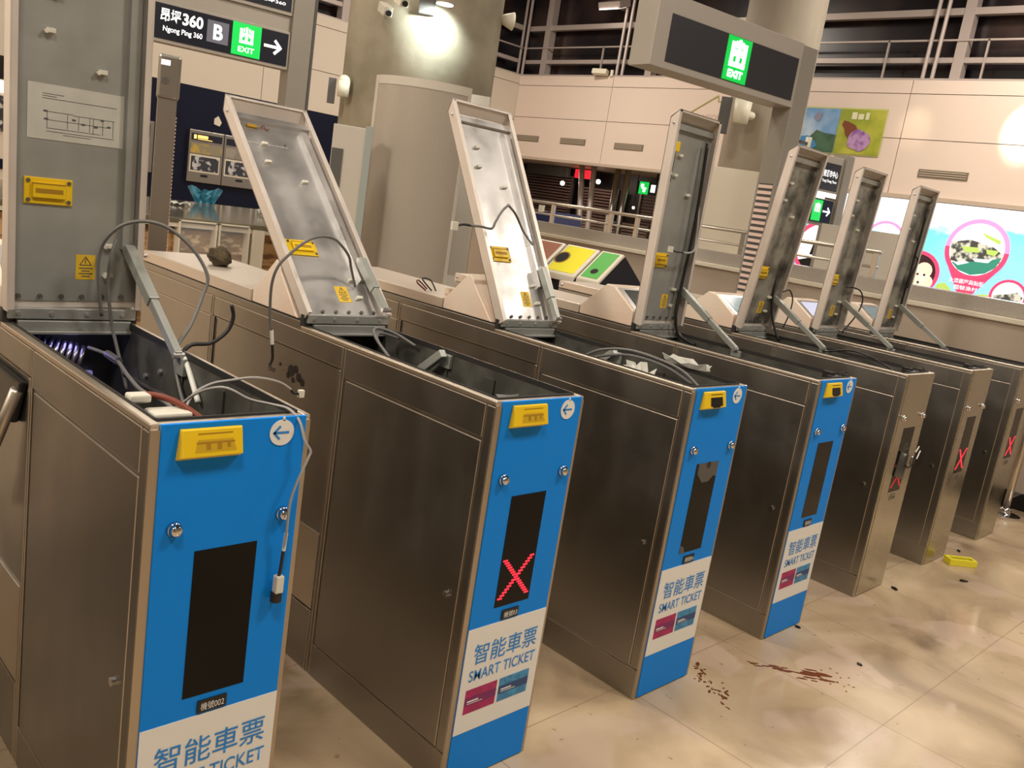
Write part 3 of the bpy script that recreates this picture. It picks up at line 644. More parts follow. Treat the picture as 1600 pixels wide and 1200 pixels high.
part('lamp_tube', B().cyl((0, 0, .0), (0, 0, .3), .055, n=24), 'lamp_body', lp, smooth=True); part('lamp_lens', B().cyl((0, 0, -.004), (0, 0, .0), .052, n=24), 'lamp_glow', lp)
part('lamp_bracket', B().box(-.02, .02, .05, .24, .12, .18), 'dark_grey', lp)
q = polar(52.95, 5.93); tag(part('control_box', B().box(-.05, .05, 0, .12, 0, .3), 'dark_grey', None, .004), 'dark grey control box left of the glaring column lamp', 'box')
o = bpy.data.objects['control_box']; o.location = (q.x, q.y, 2.51); o.rotation_euler = (0, 0, toward(53))
for az, D, z, lab in ((55.4, 6.02, 2.50, 'grey security camera at the top left of the big column'), (54.5, 5.95, 2.56, 'cream security camera at the top of the big column')):
    q = polar(az, D); t = empty('security_camera', (q.x, q.y, z), toward(az), lab, 'camera', 'security cameras on the big column')
    part('camera_body', B().obox((0, -.05, 0), (.06, .14, .06), (.35, 0, .3)), 'lamp_body' if az > 55 else 'ivory', t, .006); part('camera_bracket', B().cyl((0, 0, .02), (0, .1, .06), .014, n=8), 'dark_grey', t)
    part('camera_lens', B().cyl((.02, -.115, -.03), (.025, -.135, -.035), .018, n=10), 'black', t)
q = polar(48.05, 6.45); t = empty('cone_speaker', (q.x, q.y, 2.66), toward(48), 'cream cone speaker poking out from the right of the big column', 'speaker')
part('horn', B().cyl((-.06, 0, 0), (.045, -.03, -.01), .02, .06, n=20), 'ivory', t, smooth=True); part('horn_mount', B().cyl((-.14, .05, 0), (-.05, 0, 0), .015, n=8), 'dark_grey', t)
# flood lamps on the far glazing
t = empty('flood_lamp', (12.0, 9.75, 5.14), 0, 'square white flood lamp on the glazing frame at the top edge', 'lamp')
part('lamp_housing', B().obox((-.1, 0, 0), (.3, .5, .12), (0, -.35, 0)), 'mullion', t, .01); part('lamp_glass', B().obox((-.13, 0, -.07), (.24, .42, .02), (0, -.35, 0)), 'lamp_glow_soft', t); part('lamp_arm', B().box(0, .2, -.03, .03, -.03, .03), 'mullion', t)
t = empty('camera_housing', (11.99, 9.75, 3.93), 0, 'small white camera housing on the ledge below the dark glazing', 'camera')
part('housing', B().obox((-.10, .06, .05), (.12, .3, .09), (0, .2, .2)), 'ivory', t, .01); part('mount', B().cyl((-.02, -.15, -.01), (-.02, -.15, .1), .03, n=10), 'ivory', t)

# beige screens behind the parapet
q = polar(32.7, 9.6); o = tag(part('privacy_board', B().box(-.26, .26, -.02, .02, 0, 2.13), 'cream', None, .004), 'tall plain beige board standing before the far concrete column', 'board'); o.location = q; o.rotation_euler = (0, 0, toward(32.7))
q = polar(24.6, 9.0); o = tag(part('privacy_board', B().box(-.36, .36, -.02, .02, 0, 1.70), 'frosted_edge', None, .004), 'low greyish board in front of the blue advert', 'board'); o.location = q; o.rotation_euler = (0, 0, toward(24.6))

# ------------------------------------------------------------------ overhead signs
SR = -0.151
def sign_shell(x, y, rz, W_, z0, th, name, lab, post=True, posth=2.92, postmat='post_steel', face='sign_face', rows=((.03, .32),), left=.12):
    t = empty(name, (x, y, 0), rz, lab, 'sign', None)
    return t
# big overhead exit sign, seen almost end-on
ex = empty('exit_sign', (3.98, 2.33, 0), SR, 'large overhead dark sign with one glowing green EXIT panel', 'sign')
part('sign_housing', B().box(0, 1.46, .0, .20, 2.42, 2.87), 'sign_body', ex, .004)
part('sign_face', B().box(.125, 1.42, -.006, 0, 2.465, 2.755), 'sign_face_grey', ex)
g = part('exit_panel', B().box(.66, .90, -.010, -.005, 2.468, 2.752), 'sign_green_hot', ex)
bb = B(); exit_glyph(bb, .78, 2.640, .078, -.010); part('exit_symbol', bb, 'sign_white_hot', g)
lettering('exit_lettering', 'EXIT', 'sign_white_hot', g, .705, .855, 2.492, 2.54, -.0115, bold=.03)
p_ = part('support_post', B().box(1.45, 1.62, .0, .17, 0, 2.86), 'post_paint', ex, .004)
bb = B()  # stripes mirrored in the post, shaped as raised ribs
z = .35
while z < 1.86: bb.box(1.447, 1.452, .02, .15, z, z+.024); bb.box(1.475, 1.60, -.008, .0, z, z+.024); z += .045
part('reflection_ribs', bb, 'post_stripe', p_, label='pinkish reflected stripes, shaped as ribs, down the sign post')
part('reflection_gaps', B().box(1.449, 1.4505, .02, .15, .3, 1.87).box(1.475, 1.60, -.003, 0, .3, 1.87), 'dark_grey', p_)  # dark gaps of the mirrored stripes, put on as thin plates
t = empty('bracket_lamp', (5.72, 2.09, 2.10), 0, 'short white tube lamp on the side of the sign post', 'lamp')
part('lamp_tube', B().cyl((0, 0, .02), (0, 0, .16), .022, n=14), 'ivory', t, smooth=True); part('lamp_tip', B().sphere((0, 0, .0), .03), 'lamp_glow_soft', t, smooth=True); part('lamp_bracket', B().box(-.13, 0, -.01, .01, .1, .12), 'dark_grey', t)

# left double sign
ls = empty('direction_sign', (2.88, 7.29, 0), SR, 'double direction sign with white Chinese lettering, letter B and green EXIT panel', 'sign')
part('sign_housing', B().box(-.6, 1.285, .0, .15, 2.40, 2.765).box(-.6, 1.285, .03, .12, 2.765, 2.92).box(-.6, 1.285, 0, .15, 2.92, 3.32), 'sign_body', ls, .004)
fc = part('sign_face', B().box(-.55, 1.262, -.008, 0, 2.432, 2.742), 'sign_face', ls)
part('upper_sign_face', B().box(-.55, 1.262, -.008, 0, 2.955, 3.28), 'sign_face', ls)
lettering('upper_lettering', '昂坪360', 'sign_white', ls, .95, 1.2, 3.0, 3.035, -.009, bold=.01)
lettering('chinese_lettering', '昂坪', 'sign_white', fc, .03, .215, 2.59, 2.705, -.009, bold=.015)
lettering('number_lettering', '360', 'sign_white', fc, .23, .42, 2.592, 2.70, -.009, bold=.03)
lettering('english_lettering', 'Ngong Ping 360', 'sign_white', fc, .06, .42, 2.490, 2.552, -.009, bold=.012)
part('letter_plate', B().box(.46, .665, -.010, -.007, 2.50, 2.70), 'sign_grey', fc)
lettering('letter_b', 'B', 'sign_white', fc, .52, .61, 2.53, 2.67, -.0105, bold=.03)
part('exit_panel', B().box(.70, .985, -.012, -.007, 2.44, 2.742), 'sign_green', fc)
bb = B(); exit_glyph(bb, .84, 2.625, .068, -.012); part('exit_symbol', bb, 'sign_white', fc)
lettering('exit_lettering', 'EXIT', 'sign_white', fc, .765, .925, 2.475, 2.525, -.0125, bold=.02)
bb = B(); arrow(bb, 1.105, 2.59, .085, -.008); part('arrow', bb, 'sign_white', fc)
part('lit_gap', B().box(.1, 1.26, .045, .05, 2.865, 2.895), 'cream', ls)
part('support_post', B().box(1.285, 1.50, -.03, .2, 0, 5.2), 'post_paint', ls, .006)
part('post_edge', B().box(1.500, 1.528, -.034, .2, 0, 5.2), 'dark_grey', ls)

# small far sign
q = polar(27.6, 9.7); fs = empty('direction_sign', (q.x, q.y, 0), SR-.05, 'double direction sign with green panels and letter A between the far lids', 'sign')
part('sign_housing', B().box(-.62, .34, 0, .14, 2.02, 2.40).box(-.62, .34, .02, .12, 1.70, 1.97), 'sign_body', fs, .004)
u_ = part('sign_face', B().box(-.6, .29, -.008, 0, 2.06, 2.33), 'sign_face', fs); l_ = part('lower_sign_face', B().box(-.6, .29, -.008, 0, 1.73, 1.96), 'navy', fs)
part('lit_gap', B().box(-.6, .31, -.004, .0, 1.99, 2.035), 'sign_white', fs)
part('exit_panel', B().box(-.27, -.12, -.012, -.007, 2.07, 2.32), 'sign_green', u_); bb = B(); exit_glyph(bb, -.195, 2.22, .045, -.012); part('exit_symbol', bb, 'sign_white', u_)
lettering('exit_lettering', 'EXIT', 'sign_white', u_, -.245, -.145, 2.10, 2.14, -.0125, bold=.02)
lettering('letter_a', 'A', 'sign_white', u_, -.09, -.02, 2.14, 2.27, -.010, bold=.03)
lettering('chinese_lettering', '東涌市中心', 'sign_white', u_, .03, .26, 2.19, 2.26, -.010, bold=.01)
lettering('english_lettering', 'Tung Chung Town', 'sign_white', u_, .03, .26, 2.13, 2.165, -.010, bold=.01)
part('exit_panel', B().box(-.02, .12, -.012, -.007, 1.74, 1.95), 'sign_green', l_); bb = B(); exit_glyph(bb, .05, 1.87, .04, -.012); part('exit_symbol', bb, 'sign_white', l_)
lettering('letter_b', 'B', 'sign_white', l_, -.14, -.08, 1.79, 1.90, -.010, bold=.03)
lettering('chinese_lettering', '昂坪360', 'sign_white', l_, -.44, -.2, 1.85, 1.91, -.010, bold=.01)
lettering('english_lettering', 'Ngong Ping 360', 'sign_white', l_, -.44, -.2, 1.79, 1.82, -.010, bold=.01)
bb = B(); arrow(bb, .20, 1.845, .055, -.008); part('arrow', bb, 'sign_white', l_)
part('support_post', B().box(.34, .46, -.02, .16, 0, 2.44), 'post_paint', fs, .004)

# slim steel sensor post behind the second gate
sp_ = empty('sensor_post', (1.075, 2.62, 0), math.radians(-22), 'slim stainless post with glowing top light and ribbed edge behind second gate', 'post')
part('post_column', B().box(-.038, .042, -.035, .045, 0, 1.67), 'post_steel', sp_, .003)
part('post_head', B().box(-.044, .050, -.045, .055, 1.65, 1.835), 'post_steel', sp_, .012)
part('head_light', B().box(-.032, .004, -.0475, -.044, 1.79, 1.81), 'lamp_glow_soft', sp_)
bb = B(); z = .9
while z < 1.58: bb.box(.0425, .046, -.03, .04, z, z+.008); z += .016
part('ribbed_edge', bb, 'post_stripe', sp_)
part('head_button', B().cyl((-.012, -.046, 1.725), (-.012, -.05, 1.725), .014, n=16), 'dark_grey', sp_)

# ------------------------------------------------------------------ recycling bins before the parapet
def bin_(y0, y1, m, hole, lab):
    t = empty('recycling_bin', (4.6, (y0+y1)/2, 0), 0, lab, 'recycling bin', 'recycling bins in front of the parapet'); h = (y1-y0)/2-.006
    part('bin_body', B().box(.03, .45, -h, h, 0, .90), 'bin_navy', t, .006)
    # sloping lid: low toward the visitor, high toward the parapet
    bb = B()
    def PX(x, z, y): return (x, y, z)
    prof = [(-.02, .90), (-.02, .955), (.24, 1.185), (.262, 1.165), (.005, .935)]
    v0 = [bb.bm.verts.new((x, -h, z)) for x, z in prof]; v1 = [bb.bm.verts.new((x, h, z)) for x, z in prof]
    bb.bm.faces.new(v0); bb.bm.faces.new(list(reversed(v1)))
    for i in range(5): bb.bm.faces.new((v0[i], v0[(i+1) % 5], v1[(i+1) % 5], v1[i]))
    ld = part('bin_lid', bb, 'bin_white', t, .012)
    sl = math.atan2(.23, .26); L = math.hypot(.26, .23)
    mtx = Matrix.Translation((-.02, 0, .955)) @ Matrix.Rotation(-sl, 4, 'Y')
    part('colour_panel', B().box(.025, L-.02, -h+.03, h-.03, .0, .003, mtx), m, ld)
    hb = B()
    n = 20
    cx, cy, rx, ry = hole
    v = [hb.bm.verts.new(mtx @ Vector((cx+rx*math.cos(2*PI*i/n), cy+ry*math.sin(2*PI*i/n), .0045))) for i in range(n)]; hb.bm.faces.new(v)
    hr = B(); v = [hr.bm.verts.new(mtx @ Vector((cx+rx*1.2*math.cos(2*PI*i/n), cy+ry*1.25*math.sin(2*PI*i/n), .0038))) for i in range(n)]; hr.bm.faces.new(v)
    part('opening_rim', hr, 'yellow_dark' if m == 'bin_yellow' else m, ld); part('opening', hb, 'black', ld)
    gb = B()
    gb.prism([(.006, .902), (.006, .934), (.263, 1.163), (.55, .94), (.55, .80), (.452, .80), (.452, .902)], 1, -h+.001, h-.001)
    part('rear_hood', gb, 'bin_navy', t)
BY = (2.935, 3.175, 3.545)
bin_(BY[0], BY[1], 'bin_green', (.10, -.0, .03, .035), 'recycling bin with green sloping top panel')
bin_(BY[1]+.01, BY[2], 'bin_yellow', (.18, .10, .06, .06), 'wide recycling bin with bright yellow sloping top and round opening')
bin_(BY[2]+.01, BY[2]+.42, 'bin_brown', (.18, .0, .05, .05), 'recycling bin with brownish-red sloping top behind the third lid')

# ------------------------------------------------------------------ ticket gates
W = 0.3002
X = [-0.0097+0.78129*i for i in range(7)]+[-0.791]
def yaw_pt(x, y, z): return Vector((x, y, z))

def make_lid(g, th, detail, mskin, seed):
    """open tray lid; local z runs along the lid, the tray opens toward -y."""
    rnd = random.Random(seed)
    D = .042; H = .868; LIP = .013
    b = B(); b.box(0, W, -.003, 0, 0.004, H-.03)
    b.prism([(-.0, H-.03), (-D, H), (-D, H-.003), (-.003, H-.034)], 0, 0, W)
    lid = part('lid', b, mskin, g); lid.location = (0, .846, 1.03 if th < .3 else 1.012); lid.rotation_euler = (-th, detail.get('lean', 0.0), 0)
    side = B()
    for x0 in (0, W-.003): side.prism([(0, .0), (-D, .0), (-D, H), (0, H-.03)], 0, x0, x0+.003)
    side.box(.003, .003+LIP, -D, -D+.003, .004, H-.001); side.box(W-.003-LIP, W-.003, -D, -D+.003, .004, H-.001)
    side.box(0, W, -D, -D+.003, H-.010, H)
    part('lid_flange', side, 'steel_lid', lid, 0.0008)
    inn = B(); inn.box(.004, W-.004, -.006, -.003, .02, H-.04)
    if detail['panel'] is not None: part('inner_panel', inn, detail['panel'], lid)
    st = B(); st.box(.004, W-.004, -.020, -.006, H-.072, H-.05); part('inner_stiffener', st, detail['panel'] or 'zinc', lid)
    # side stiffener with cable run on the right
    part('side_channel', B().box(W-.045, W-.02, -.022, -.006, .15, H-.09), detail['panel'] or 'zinc', lid)
    parts('hinge_bolt', [B().cyl((.032+k*.046, -.006, .031), (.032+k*.046, -.012, .031), .0055, n=8) for k in range(6)], 'dark_grey', lid)
    if detail.get('bracket', True):
        y0 = -.006; x0 = .040
        br = part('ticket_bracket', B().box(x0, x0+.102, y0-.005, y0, .243, .302).box(x0+.016, x0+.086, y0-.012, y0-.003, .257, .291), 'yellow', lid, .0012)
        part('bracket_slot', B().box(x0+.016, x0+.086, y0-.0125, y0-.011, .2875, .2905), 'yellow_dark', br); part('bracket_slot', B().box(x0+.022, x0+.080, y0-.0125, y0-.0115, .268, .278), 'yellow_dark', br)
        parts('bracket_screw', [B().cyl((x0+qx, y0-.003, qz), (x0+qx, y0-.0075, qz), .0045, n=8) for qx in (.008, .094) for qz in (.251, .294)], 'dark_grey', lid)
    s = part('warning_label', B().box(.155, .199, -.0068, -.0055, .072, .131), 'sticker', lid)
    tri = B()
    for a, c in (((.164, .107), (.177, .127)), ((.177, .127), (.190, .107)), ((.190, .107), (.164, .107))): tri.cyl((a[0], -.0072, a[1]), (c[0], -.0072, c[1]), .0009, n=5)
    tri.cyl((.178, -.0072, .122), (.176, -.0072, .115), .0008, n=5).cyl((.176, -.0072, .115), (.178, -.0072, .110), .0008, n=5)
    for k in range(4): tri.box(.162 if k % 2 == 0 else .168, .193 if k % 2 == 0 else .187, -.0072, -.0068, .098-k*.0065, .1005-k*.0065)
    part('warning_print', tri, 'ink', lid)
    for qx, qz in detail.get('clips', ((.087, .62), (.199, .552), (.228, .155), (.228, .085), (.10, .70))):
        part('cable_clip', B().box(qx-.010, qx+.010, -.018, -.005, qz-.005, qz+.005).cyl((qx-.009, -.006, qz-.003), (qx-.009, -.0185, qz-.003), .005, n=8), 'white_plastic', lid, .001)
    part('corner_screw', B().sphere((-.001, -.022, H-.055), .006), 'chrome', lid, smooth=True)
    if detail.get('sheet'):
        sh = part('wiring_diagram', B().box(.045, .252, -.0072, -.0055, .387, .507), 'paper', lid)
        d = B()
        for z0, x0, x1 in ((.486, .075, .12), (.481, .075, .105), (.476, .075, .235), (.448, .078, .14), (.446, .14, .232), (.430, .078, .215), (.412, .085, .2), (.405, .085, .232), (.4, .12, .18)): d.box(x0, x1, -.0078, -.0072, z0, z0+.0009)
        for x0 in (.085, .128, .152, .176, .184, .205, .228): d.box(x0, x0+.0009, -.0078, -.0072, .408+.01*((x0*1000) % 3)/3, .447)
        for x0, z0 in ((.078, .447), (.08, .430), (.138, .435), (.158, .428), (.186, .426), (.20, .443), (.215, .430)): d.box(x0, x0+.008, -.0079, -.0072, z0, z0+.004)
        part('diagram_lines', d, 'ink', lid)
    if detail.get('plate'):
        part('upper_plate', B().box(.02, .19, -.0075, -.0055, H-.165, H-.08), 'zinc_bright', lid, .0008)
        parts('plate_screw', [B().cyl((qx, -.007, qz), (qx, -.011, qz), .004, n=8) for qx, qz in ((.03, H-.155), (.18, H-.155), (.04, H-.09))], 'dark_grey', lid)
        part('yellow_component', B().box(.06, .095, -.014, -.007, H-.10, H-.088), 'yellow_dark', lid); part('red_wire', B().tube([(.11, -.01, H-.095), (.12, -.014, H-.085), (.13, -.01, H-.10), (.14, -.01, H-.09)], .0015), 'wire_brown', lid)
    if detail.get('burnt'):
        part('yellow_component', B().box(.02, .06, -.03, -.006, H-.16, H-.12), 'yellow', lid, .003); part('torn_circuit', B().box(.015, .05, -.02, -.006, H-.28, H-.165), 'rubber', lid); part('circuit_bits', B().box(.02, .04, -.024, -.02, H-.20, H-.185).box(.02, .045, -.024, -.02, H-.25, H-.24).box(.02, .03, -.024, -.02, H-.225, H-.21), 'white_plastic', lid)
    return lid

def side_panels(g, mirror=False):
    def bxs(x0, x1, *r):
        b = B()
        if mirror: b.box(W-x1, W-x0, *r)
        else: b.box(x0, x1, *r)
        return b
    d = part('side_door', bxs(0.0, .004, .034, .592, .102, .898), 'steel', g, .0012)
    part('door_lock', (B().cyl((-.008 if not mirror else W+.008, .072, .498), (.0 if not mirror else W, .072, .498), .0085, n=16)), 'chrome', d, smooth=False)
    part('upper_side_panel', bxs(0.0, .004, .034, .604, .905, .986), 'steel', g, .0012)
    part('corner_post', bxs(0.0, .004, 0.001, .030, .102, .986), 'steel', g, .001)
    part('plinth', bxs(0.0, .004, 0.001, .605, 0, .098), 'steel', g, .0012)

def make_gate(i, th, blue, label, lid_detail, mskin, strut, number, cross, screen, dented=False, arm=False):
    g = empty('ticket_gate', (X[i], 0, 0), 0, label, 'ticket gate', 'stainless ticket gates standing in one row')
    t = .012; b = B()
    # hollow front body
    b.box(.004, .016, .003, .62, 0, .99); b.box(W-.016, W-.004, .003, 1.995, 0, .99); b.box(.004, W-.004, .003, .016, 0, .99)
    # rear body with a recess on the left
    b.box(.004, .016, .62, 1.995, .92, .99); b.box(.004, .016, 1.385, 1.995, 0, .92); b.box(.006, .014, .62, 1.385, 0, .92)
    b.box(.004, .02, .615, .622, 0, .92); b.box(.004, .02, 1.383, 1.39, 0, .92); b.box(.004, .02, .62, 1.39, .914, .922)
    b.box(.004, W-.004, 1.985, 1.997, 0, 1.0)
    part('cabinet', b, 'steel', g)
    # rims of the opening
    b = B(); b.box(0, .018, .0, .85, .988, 1.0); b.box(W-.016, W, 0, .85, .988, 1.0)
    b.box(.016, W-.014, .0, .022, .988, .998)
    part('opening_rim', b, 'steel_bright', g, .003)
    part('rim_gasket', B().box(.017, .020, .022, .84, .990, 1.003).box(W-.019, W-.016, .022, .84, .990, 1.003).box(.017, W-.016, .021, .025, .990, 1.002), 'rubber', g)
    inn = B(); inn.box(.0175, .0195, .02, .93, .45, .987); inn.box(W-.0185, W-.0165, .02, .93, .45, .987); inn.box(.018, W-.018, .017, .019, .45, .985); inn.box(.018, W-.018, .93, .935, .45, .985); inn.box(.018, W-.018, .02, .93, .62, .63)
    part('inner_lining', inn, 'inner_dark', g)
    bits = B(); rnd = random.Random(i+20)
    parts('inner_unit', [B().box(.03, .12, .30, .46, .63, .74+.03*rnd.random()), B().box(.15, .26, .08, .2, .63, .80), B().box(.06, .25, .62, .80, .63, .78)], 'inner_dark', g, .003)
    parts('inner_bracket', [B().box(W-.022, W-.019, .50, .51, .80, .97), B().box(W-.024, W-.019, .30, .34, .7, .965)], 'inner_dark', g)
    parts('lining_screw', [B().cyl((W-.019, yy, zz), (W-.026, yy, zz), .006, n=8) for yy, zz in ((.70, .90), (.40, .86), (.62, .93), (.22, .93))], 'zinc_bright', g)
    side_panels(g); side_panels(g, True)
    parts('rear_side_panel', [B().box(0, .004, *q) for q in ((.622, 1.398, .925, .986), (1.417, 1.995, .925, .986), (1.417, 1.995, .102, .919), (.636, 1.386, .0, .19), (1.417, 1.995, 0, .098))], 'steel', g, .001)
    parts('seam_strip', [B().box(0, .004, *q) for q in ((.608, .617, 0, .986), (.622, .632, 0, .92), (1.402, 1.412, 0, .986), (1.39, 1.398, 0, .92))], 'steel', g, .001)
    part('recess_flap', B().box(.001, .006, .637, 1.385, .195, .43), 'steel_bright', g, .001)  # brighter steel stands for the floor mirrored in the flap
    b = B(); b.box(0, W, .85, 2.0, .99, 1.012); part('rear_deck', b, 'steel', g, .002)
    part('top_cap', B().box(-.003, W+.003, 1.15, 2.0, 1.016, 1.055), 'steel_cap', g, .003)
    part('cap_gasket', B().box(.004, W-.004, .86, 1.99, 1.011, 1.017), 'rubber', g)
    part('cap_screw', B().sphere((-.006, 1.975, 1.036), .008), 'chrome', g, smooth=True)
    prof = [(.855, 1.017), (.855, 1.080), (.972, 1.162), (1.018, 1.168), (1.147, 1.055), (1.147, 1.017)]
    if dented: prof = [(.875, 1.017), (.99, 1.135), (.995, 1.15), (1.022, 1.168), (1.147, 1.055), (1.147, 1.017)]
    cw = part('cowl', B().prism(prof, 0, 0, W), 'steel_cowl', g, .003)
    if not dented:
        sl = math.atan2(.082, .117); m_ = Matrix.Translation((0, .855, 1.080)) @ Matrix.Rotation(sl, 4, 'X')
        part('cowl_screen_frame', B().box(.012, W-.012, .004, .138, 0, .002, m_), 'chrome_dull', cw)
        part('cowl_screen', B().box(.045, W-.045, .02, .125, .002, .0035, m_), screen, cw)
    # front
    parts('front_edge', [B().box(0, .020, -.002, .003, 0, .99), B().box(W-.012, W, -.002, .003, 0, .99)], 'steel_trim' if blue else 'steel_front', g, .001)
    fp = part('front_panel', B().box(.018, W-.011, -.0045, .003, .004, .999), 'blue' if blue else 'steel_front', g, .001)
    d0 = .092
    sc = part('display', B().box(d0, d0+.120, -.0052, -.004, .473, .763), 'display_glass', g)
    if cross:
        lb = B(); n = 15; cx, cz = d0+.060, .545; wx, wz = .046, .050
        for k in range(n):
            for dd in (-1, 0, 1):
                tt = -1+2*k/(n-1)
                for sgn in (-1, 1):
                    lb.cyl((cx+tt*wx+dd*.0052, -.0052, cz+sgn*tt*wz), (cx+tt*wx+dd*.0052, -.0060, cz+sgn*tt*wz), .0028, n=6)
        part('red_cross', lb, 'led_red' if cross == 1 else 'led_red_dim', sc)
    if i == 2:
        part('exposed_plate', B().prism([(d0+.012, .763), (d0+.12, .763), (d0+.12, .715), (d0+.10, .716), (d0+.08, .70), (d0+.045, .70), (d0+.012, .73)], 1, -.0058, -.0052), 'dark_grey', sc)
        part('exposed_corner', B().prism([(d0, .473), (d0, .50), (d0+.014, .495), (d0+.026, .478), (d0+.024, .473)], 1, -.0058, -.0052), 'dark_grey', sc)
        part('plate_hole', B().disc((d0+.066, -.0064, .755), .011, 1, .0006, 12), 'black', sc)
    nl = part('number_plate', B().box(.122, .180, -.0075, -.0045, .435, .461), 'black' if blue else 'chrome_dull', g, .001)
    lettering('number_lettering', number, 'label_white' if blue else 'ink', nl, .128, .174, .440, .456, -.0082)
    for kx in (.052, .258):
        k_ = part('sensor_knob', B().cyl((kx, -.004, .811), (kx, -.012, .811), .0145, .0125, n=20).cyl((kx, -.012, .811), (kx, -.020, .811), .0125, .008, n=20), 'chrome', g, smooth=True)
        part('knob_hole', B().sphere((kx+.001, -.0165, .8205), .0042, (1, .8, .6)), 'black', k_)
    if blue:
        yb = B(); yb.prism([(.045, .936), (.160, .936), (.158, .990), (.048, .990)], 1, -.010, -.0045)
        v = [(.046, -.010, .943), (.159, -.010, .943)]
        ys_ = part('ticket_slot', yb, 'yellow', g, .0015)
        bb = B()
        P = [(.044, -.005, .935), (.160, -.005, .935), (.160, -.005, .990), (.048, -.005, .990), (.050, -.024, .944), (.157, -.024, .944), (.157, -.013, .989), (.050, -.013, .989)]
        vv = [bb.bm.verts.new(p) for p in P]
        for f in ((0, 1, 5, 4), (1, 2, 6, 5), (2, 3, 7, 6), (3, 0, 4, 7), (4, 5, 6, 7), (0, 3, 2, 1)): bb.bm.faces.new([vv[k] for k in f])
        part('slot_hood', bb, 'yellow', ys_, .001)
        wr = i in (2, 3)
        m1 = 'black' if wr else 'yellow_dark'
        bb = B()
        def onf(x0, x1, z0, z1, e=.0006):
            y0 = -.024+(z0-.944)/.045*.011; y1 = -.024+(z1-.944)/.045*.011
            q = [bb.bm.verts.new(p) for p in ((x0, y0-e, z0), (x1, y0-e, z0), (x1, y1-e, z1), (x0, y1-e, z1))]; bb.bm.faces.new(q)
        rq = B(); y0, y1 = -.024+(.951-.944)/.045*.011, -.024+(.972-.944)/.045*.011
        rq.bm.faces.new([rq.bm.verts.new(p) for p in ((.070, y0-.0003, .951), (.145, y0-.0003, .951), (.139, y1-.0003, .972), (.076, y1-.0003, .972))]); part('slot_recess', rq, 'yellow_mid', ys_)
        if wr: onf(.075, .138, .948, .974); onf(.085, .125, .944, .95)
        else: onf(.073, .142, .9655, .9685); onf(.09, .098, .955, .966); onf(.11, .118, .955, .966); onf(.128, .134, .957, .966)
        onf(.076, .139, .981, .983)
        part('slot_opening', bb, m1, ys_)
        ar = part('direction_disc', B().disc((.240, -.0062, .970), .0245, 1, .0016), 'label_white', g)
        part('disc_tail', B().box(.240, .244, -.0062, -.0046, .992, 1.0), 'label_white', ar)
        bb = B(); arrow(bb, .240, .970, .0165, -.0062, d=-1, th=.0006, t=.13); part('arrow', bb, 'label_blue', ar)
        lw = part('ticket_label', B().box(.0185, W-.0115, -.0056, -.004, .145, .431), 'label_white', g)
        lettering('chinese_lettering', '智能車票', 'label_blue', lw, .048, .268, .330, .386, -.0058, bold=.004)
        lettering('english_lettering', 'SMART TICKET', 'label_blue', lw, .042, .272, .286, .316, -.0058, bold=.006)
        for (x0, mm, ms) in ((.040, 'magenta', 'purple'), (.155, 'cyan', 'navy_card')):
            cd = part('ticket_picture', B().box(x0, x0+.106, -.0064, -.0056, .198, .264), mm, lw, .0)
            part('picture_band', B().box(x0, x0+.106, -.0068, -.0064, .220, .242), ms, lw); part('picture_print', B().box(x0+.008, x0+.045, -.0071, -.0068, .229, .233).box(x0+.008, x0+.06, -.0071, -.0068, .224, .2255), 'label_white', lw)
    # hinge
    hb = part('hinge_bar', B().box(.008, W-.004, .826, .846, 1.010, 1.036), 'zinc', g, .002)
    parts('hinge_screw', [B().cyl((kx, .826, 1.023), (kx, .8225, 1.023), .0045, n=8) for kx in (.03, .10, .18, .262)], 'zinc_bright', hb)
    part('hinge_rail', B().box(.028, W-.016, .822, .85, .984, 1.007).box(.028, W-.016, .812, .85, .976, .984), 'zinc', g, .002)
    part('hinge_block', B().box(-.001, .022, .834, .852, 1.0, 1.034), 'rubber', g); part('hinge_block', B().box(W-.022, W+.001, .834, .852, 1.0, 1.034), 'rubber', g)
    make_lid(g, th, lid_detail, mskin, i)
    # prop strut
    sx = W-.034
    if strut == 'up':
        a, c = Vector((sx, .822, 1.188)), Vector((sx, .505, .995)); mid = a.lerp(c, .52)
    else:
        s_, c_ = math.sin(th), math.cos(th)
        def L(v, d): return Vector((sx, .846+v*s_-d*c_, 1.03+v*c_+d*s_))
        a, c = L(.20, .03), L(-.005, .045); mid = a.lerp(c, .6)
    def bar(p, q, w_, h_):
        w_ *= 1.7; h_ *= 1.1
        d = q-p; m_ = Matrix.Translation(p) @ Vector((1, 0, 0)).rotation_difference(d.normalized()).to_matrix().to_4x4()
        # keep the flat side facing up and to the side
        ax = d.normalized(); ax2 = Vector((1, 0, 0)); ax3 = ax.cross(ax2).normalized(); m_ = Matrix((( ax.x, ax2.x, ax3.x, p.x), (ax.y, ax2.y, ax3.y, p.y), (ax.z, ax2.z, ax3.z, p.z), (0, 0, 0, 1)))
        return B().box(0, d.length, -w_/2, w_/2, -h_/2, h_/2, m_)
    stp = part('prop_strut', bar(a, mid, .014, .026), 'strut_paint', g, .002)
    part('strut_slider', bar(mid, c, .010, .020), 'strut_paint', stp, .0015); part('strut_pin', B().cyl((sx-.012, a.y, a.z), (sx+.02, a.y, a.z), .008, n=10), 'zinc_bright', stp); part('strut_pin', B().cyl((sx-.012, c.y, c.z), (sx+.02, c.y, c.z), .007, n=10), 'zinc_bright', stp)
    part('anchor_bracket', B().box(W-.03, W-.018, .485, .53, .95, .99), 'strut_paint', g, .002)
    if strut != 'up':
        part('loose_strut_arm', bar(Vector((W-.045, .50, .995)), Vector((W-.06, .60, .905)), .012, .022), 'strut_paint', g, .002)
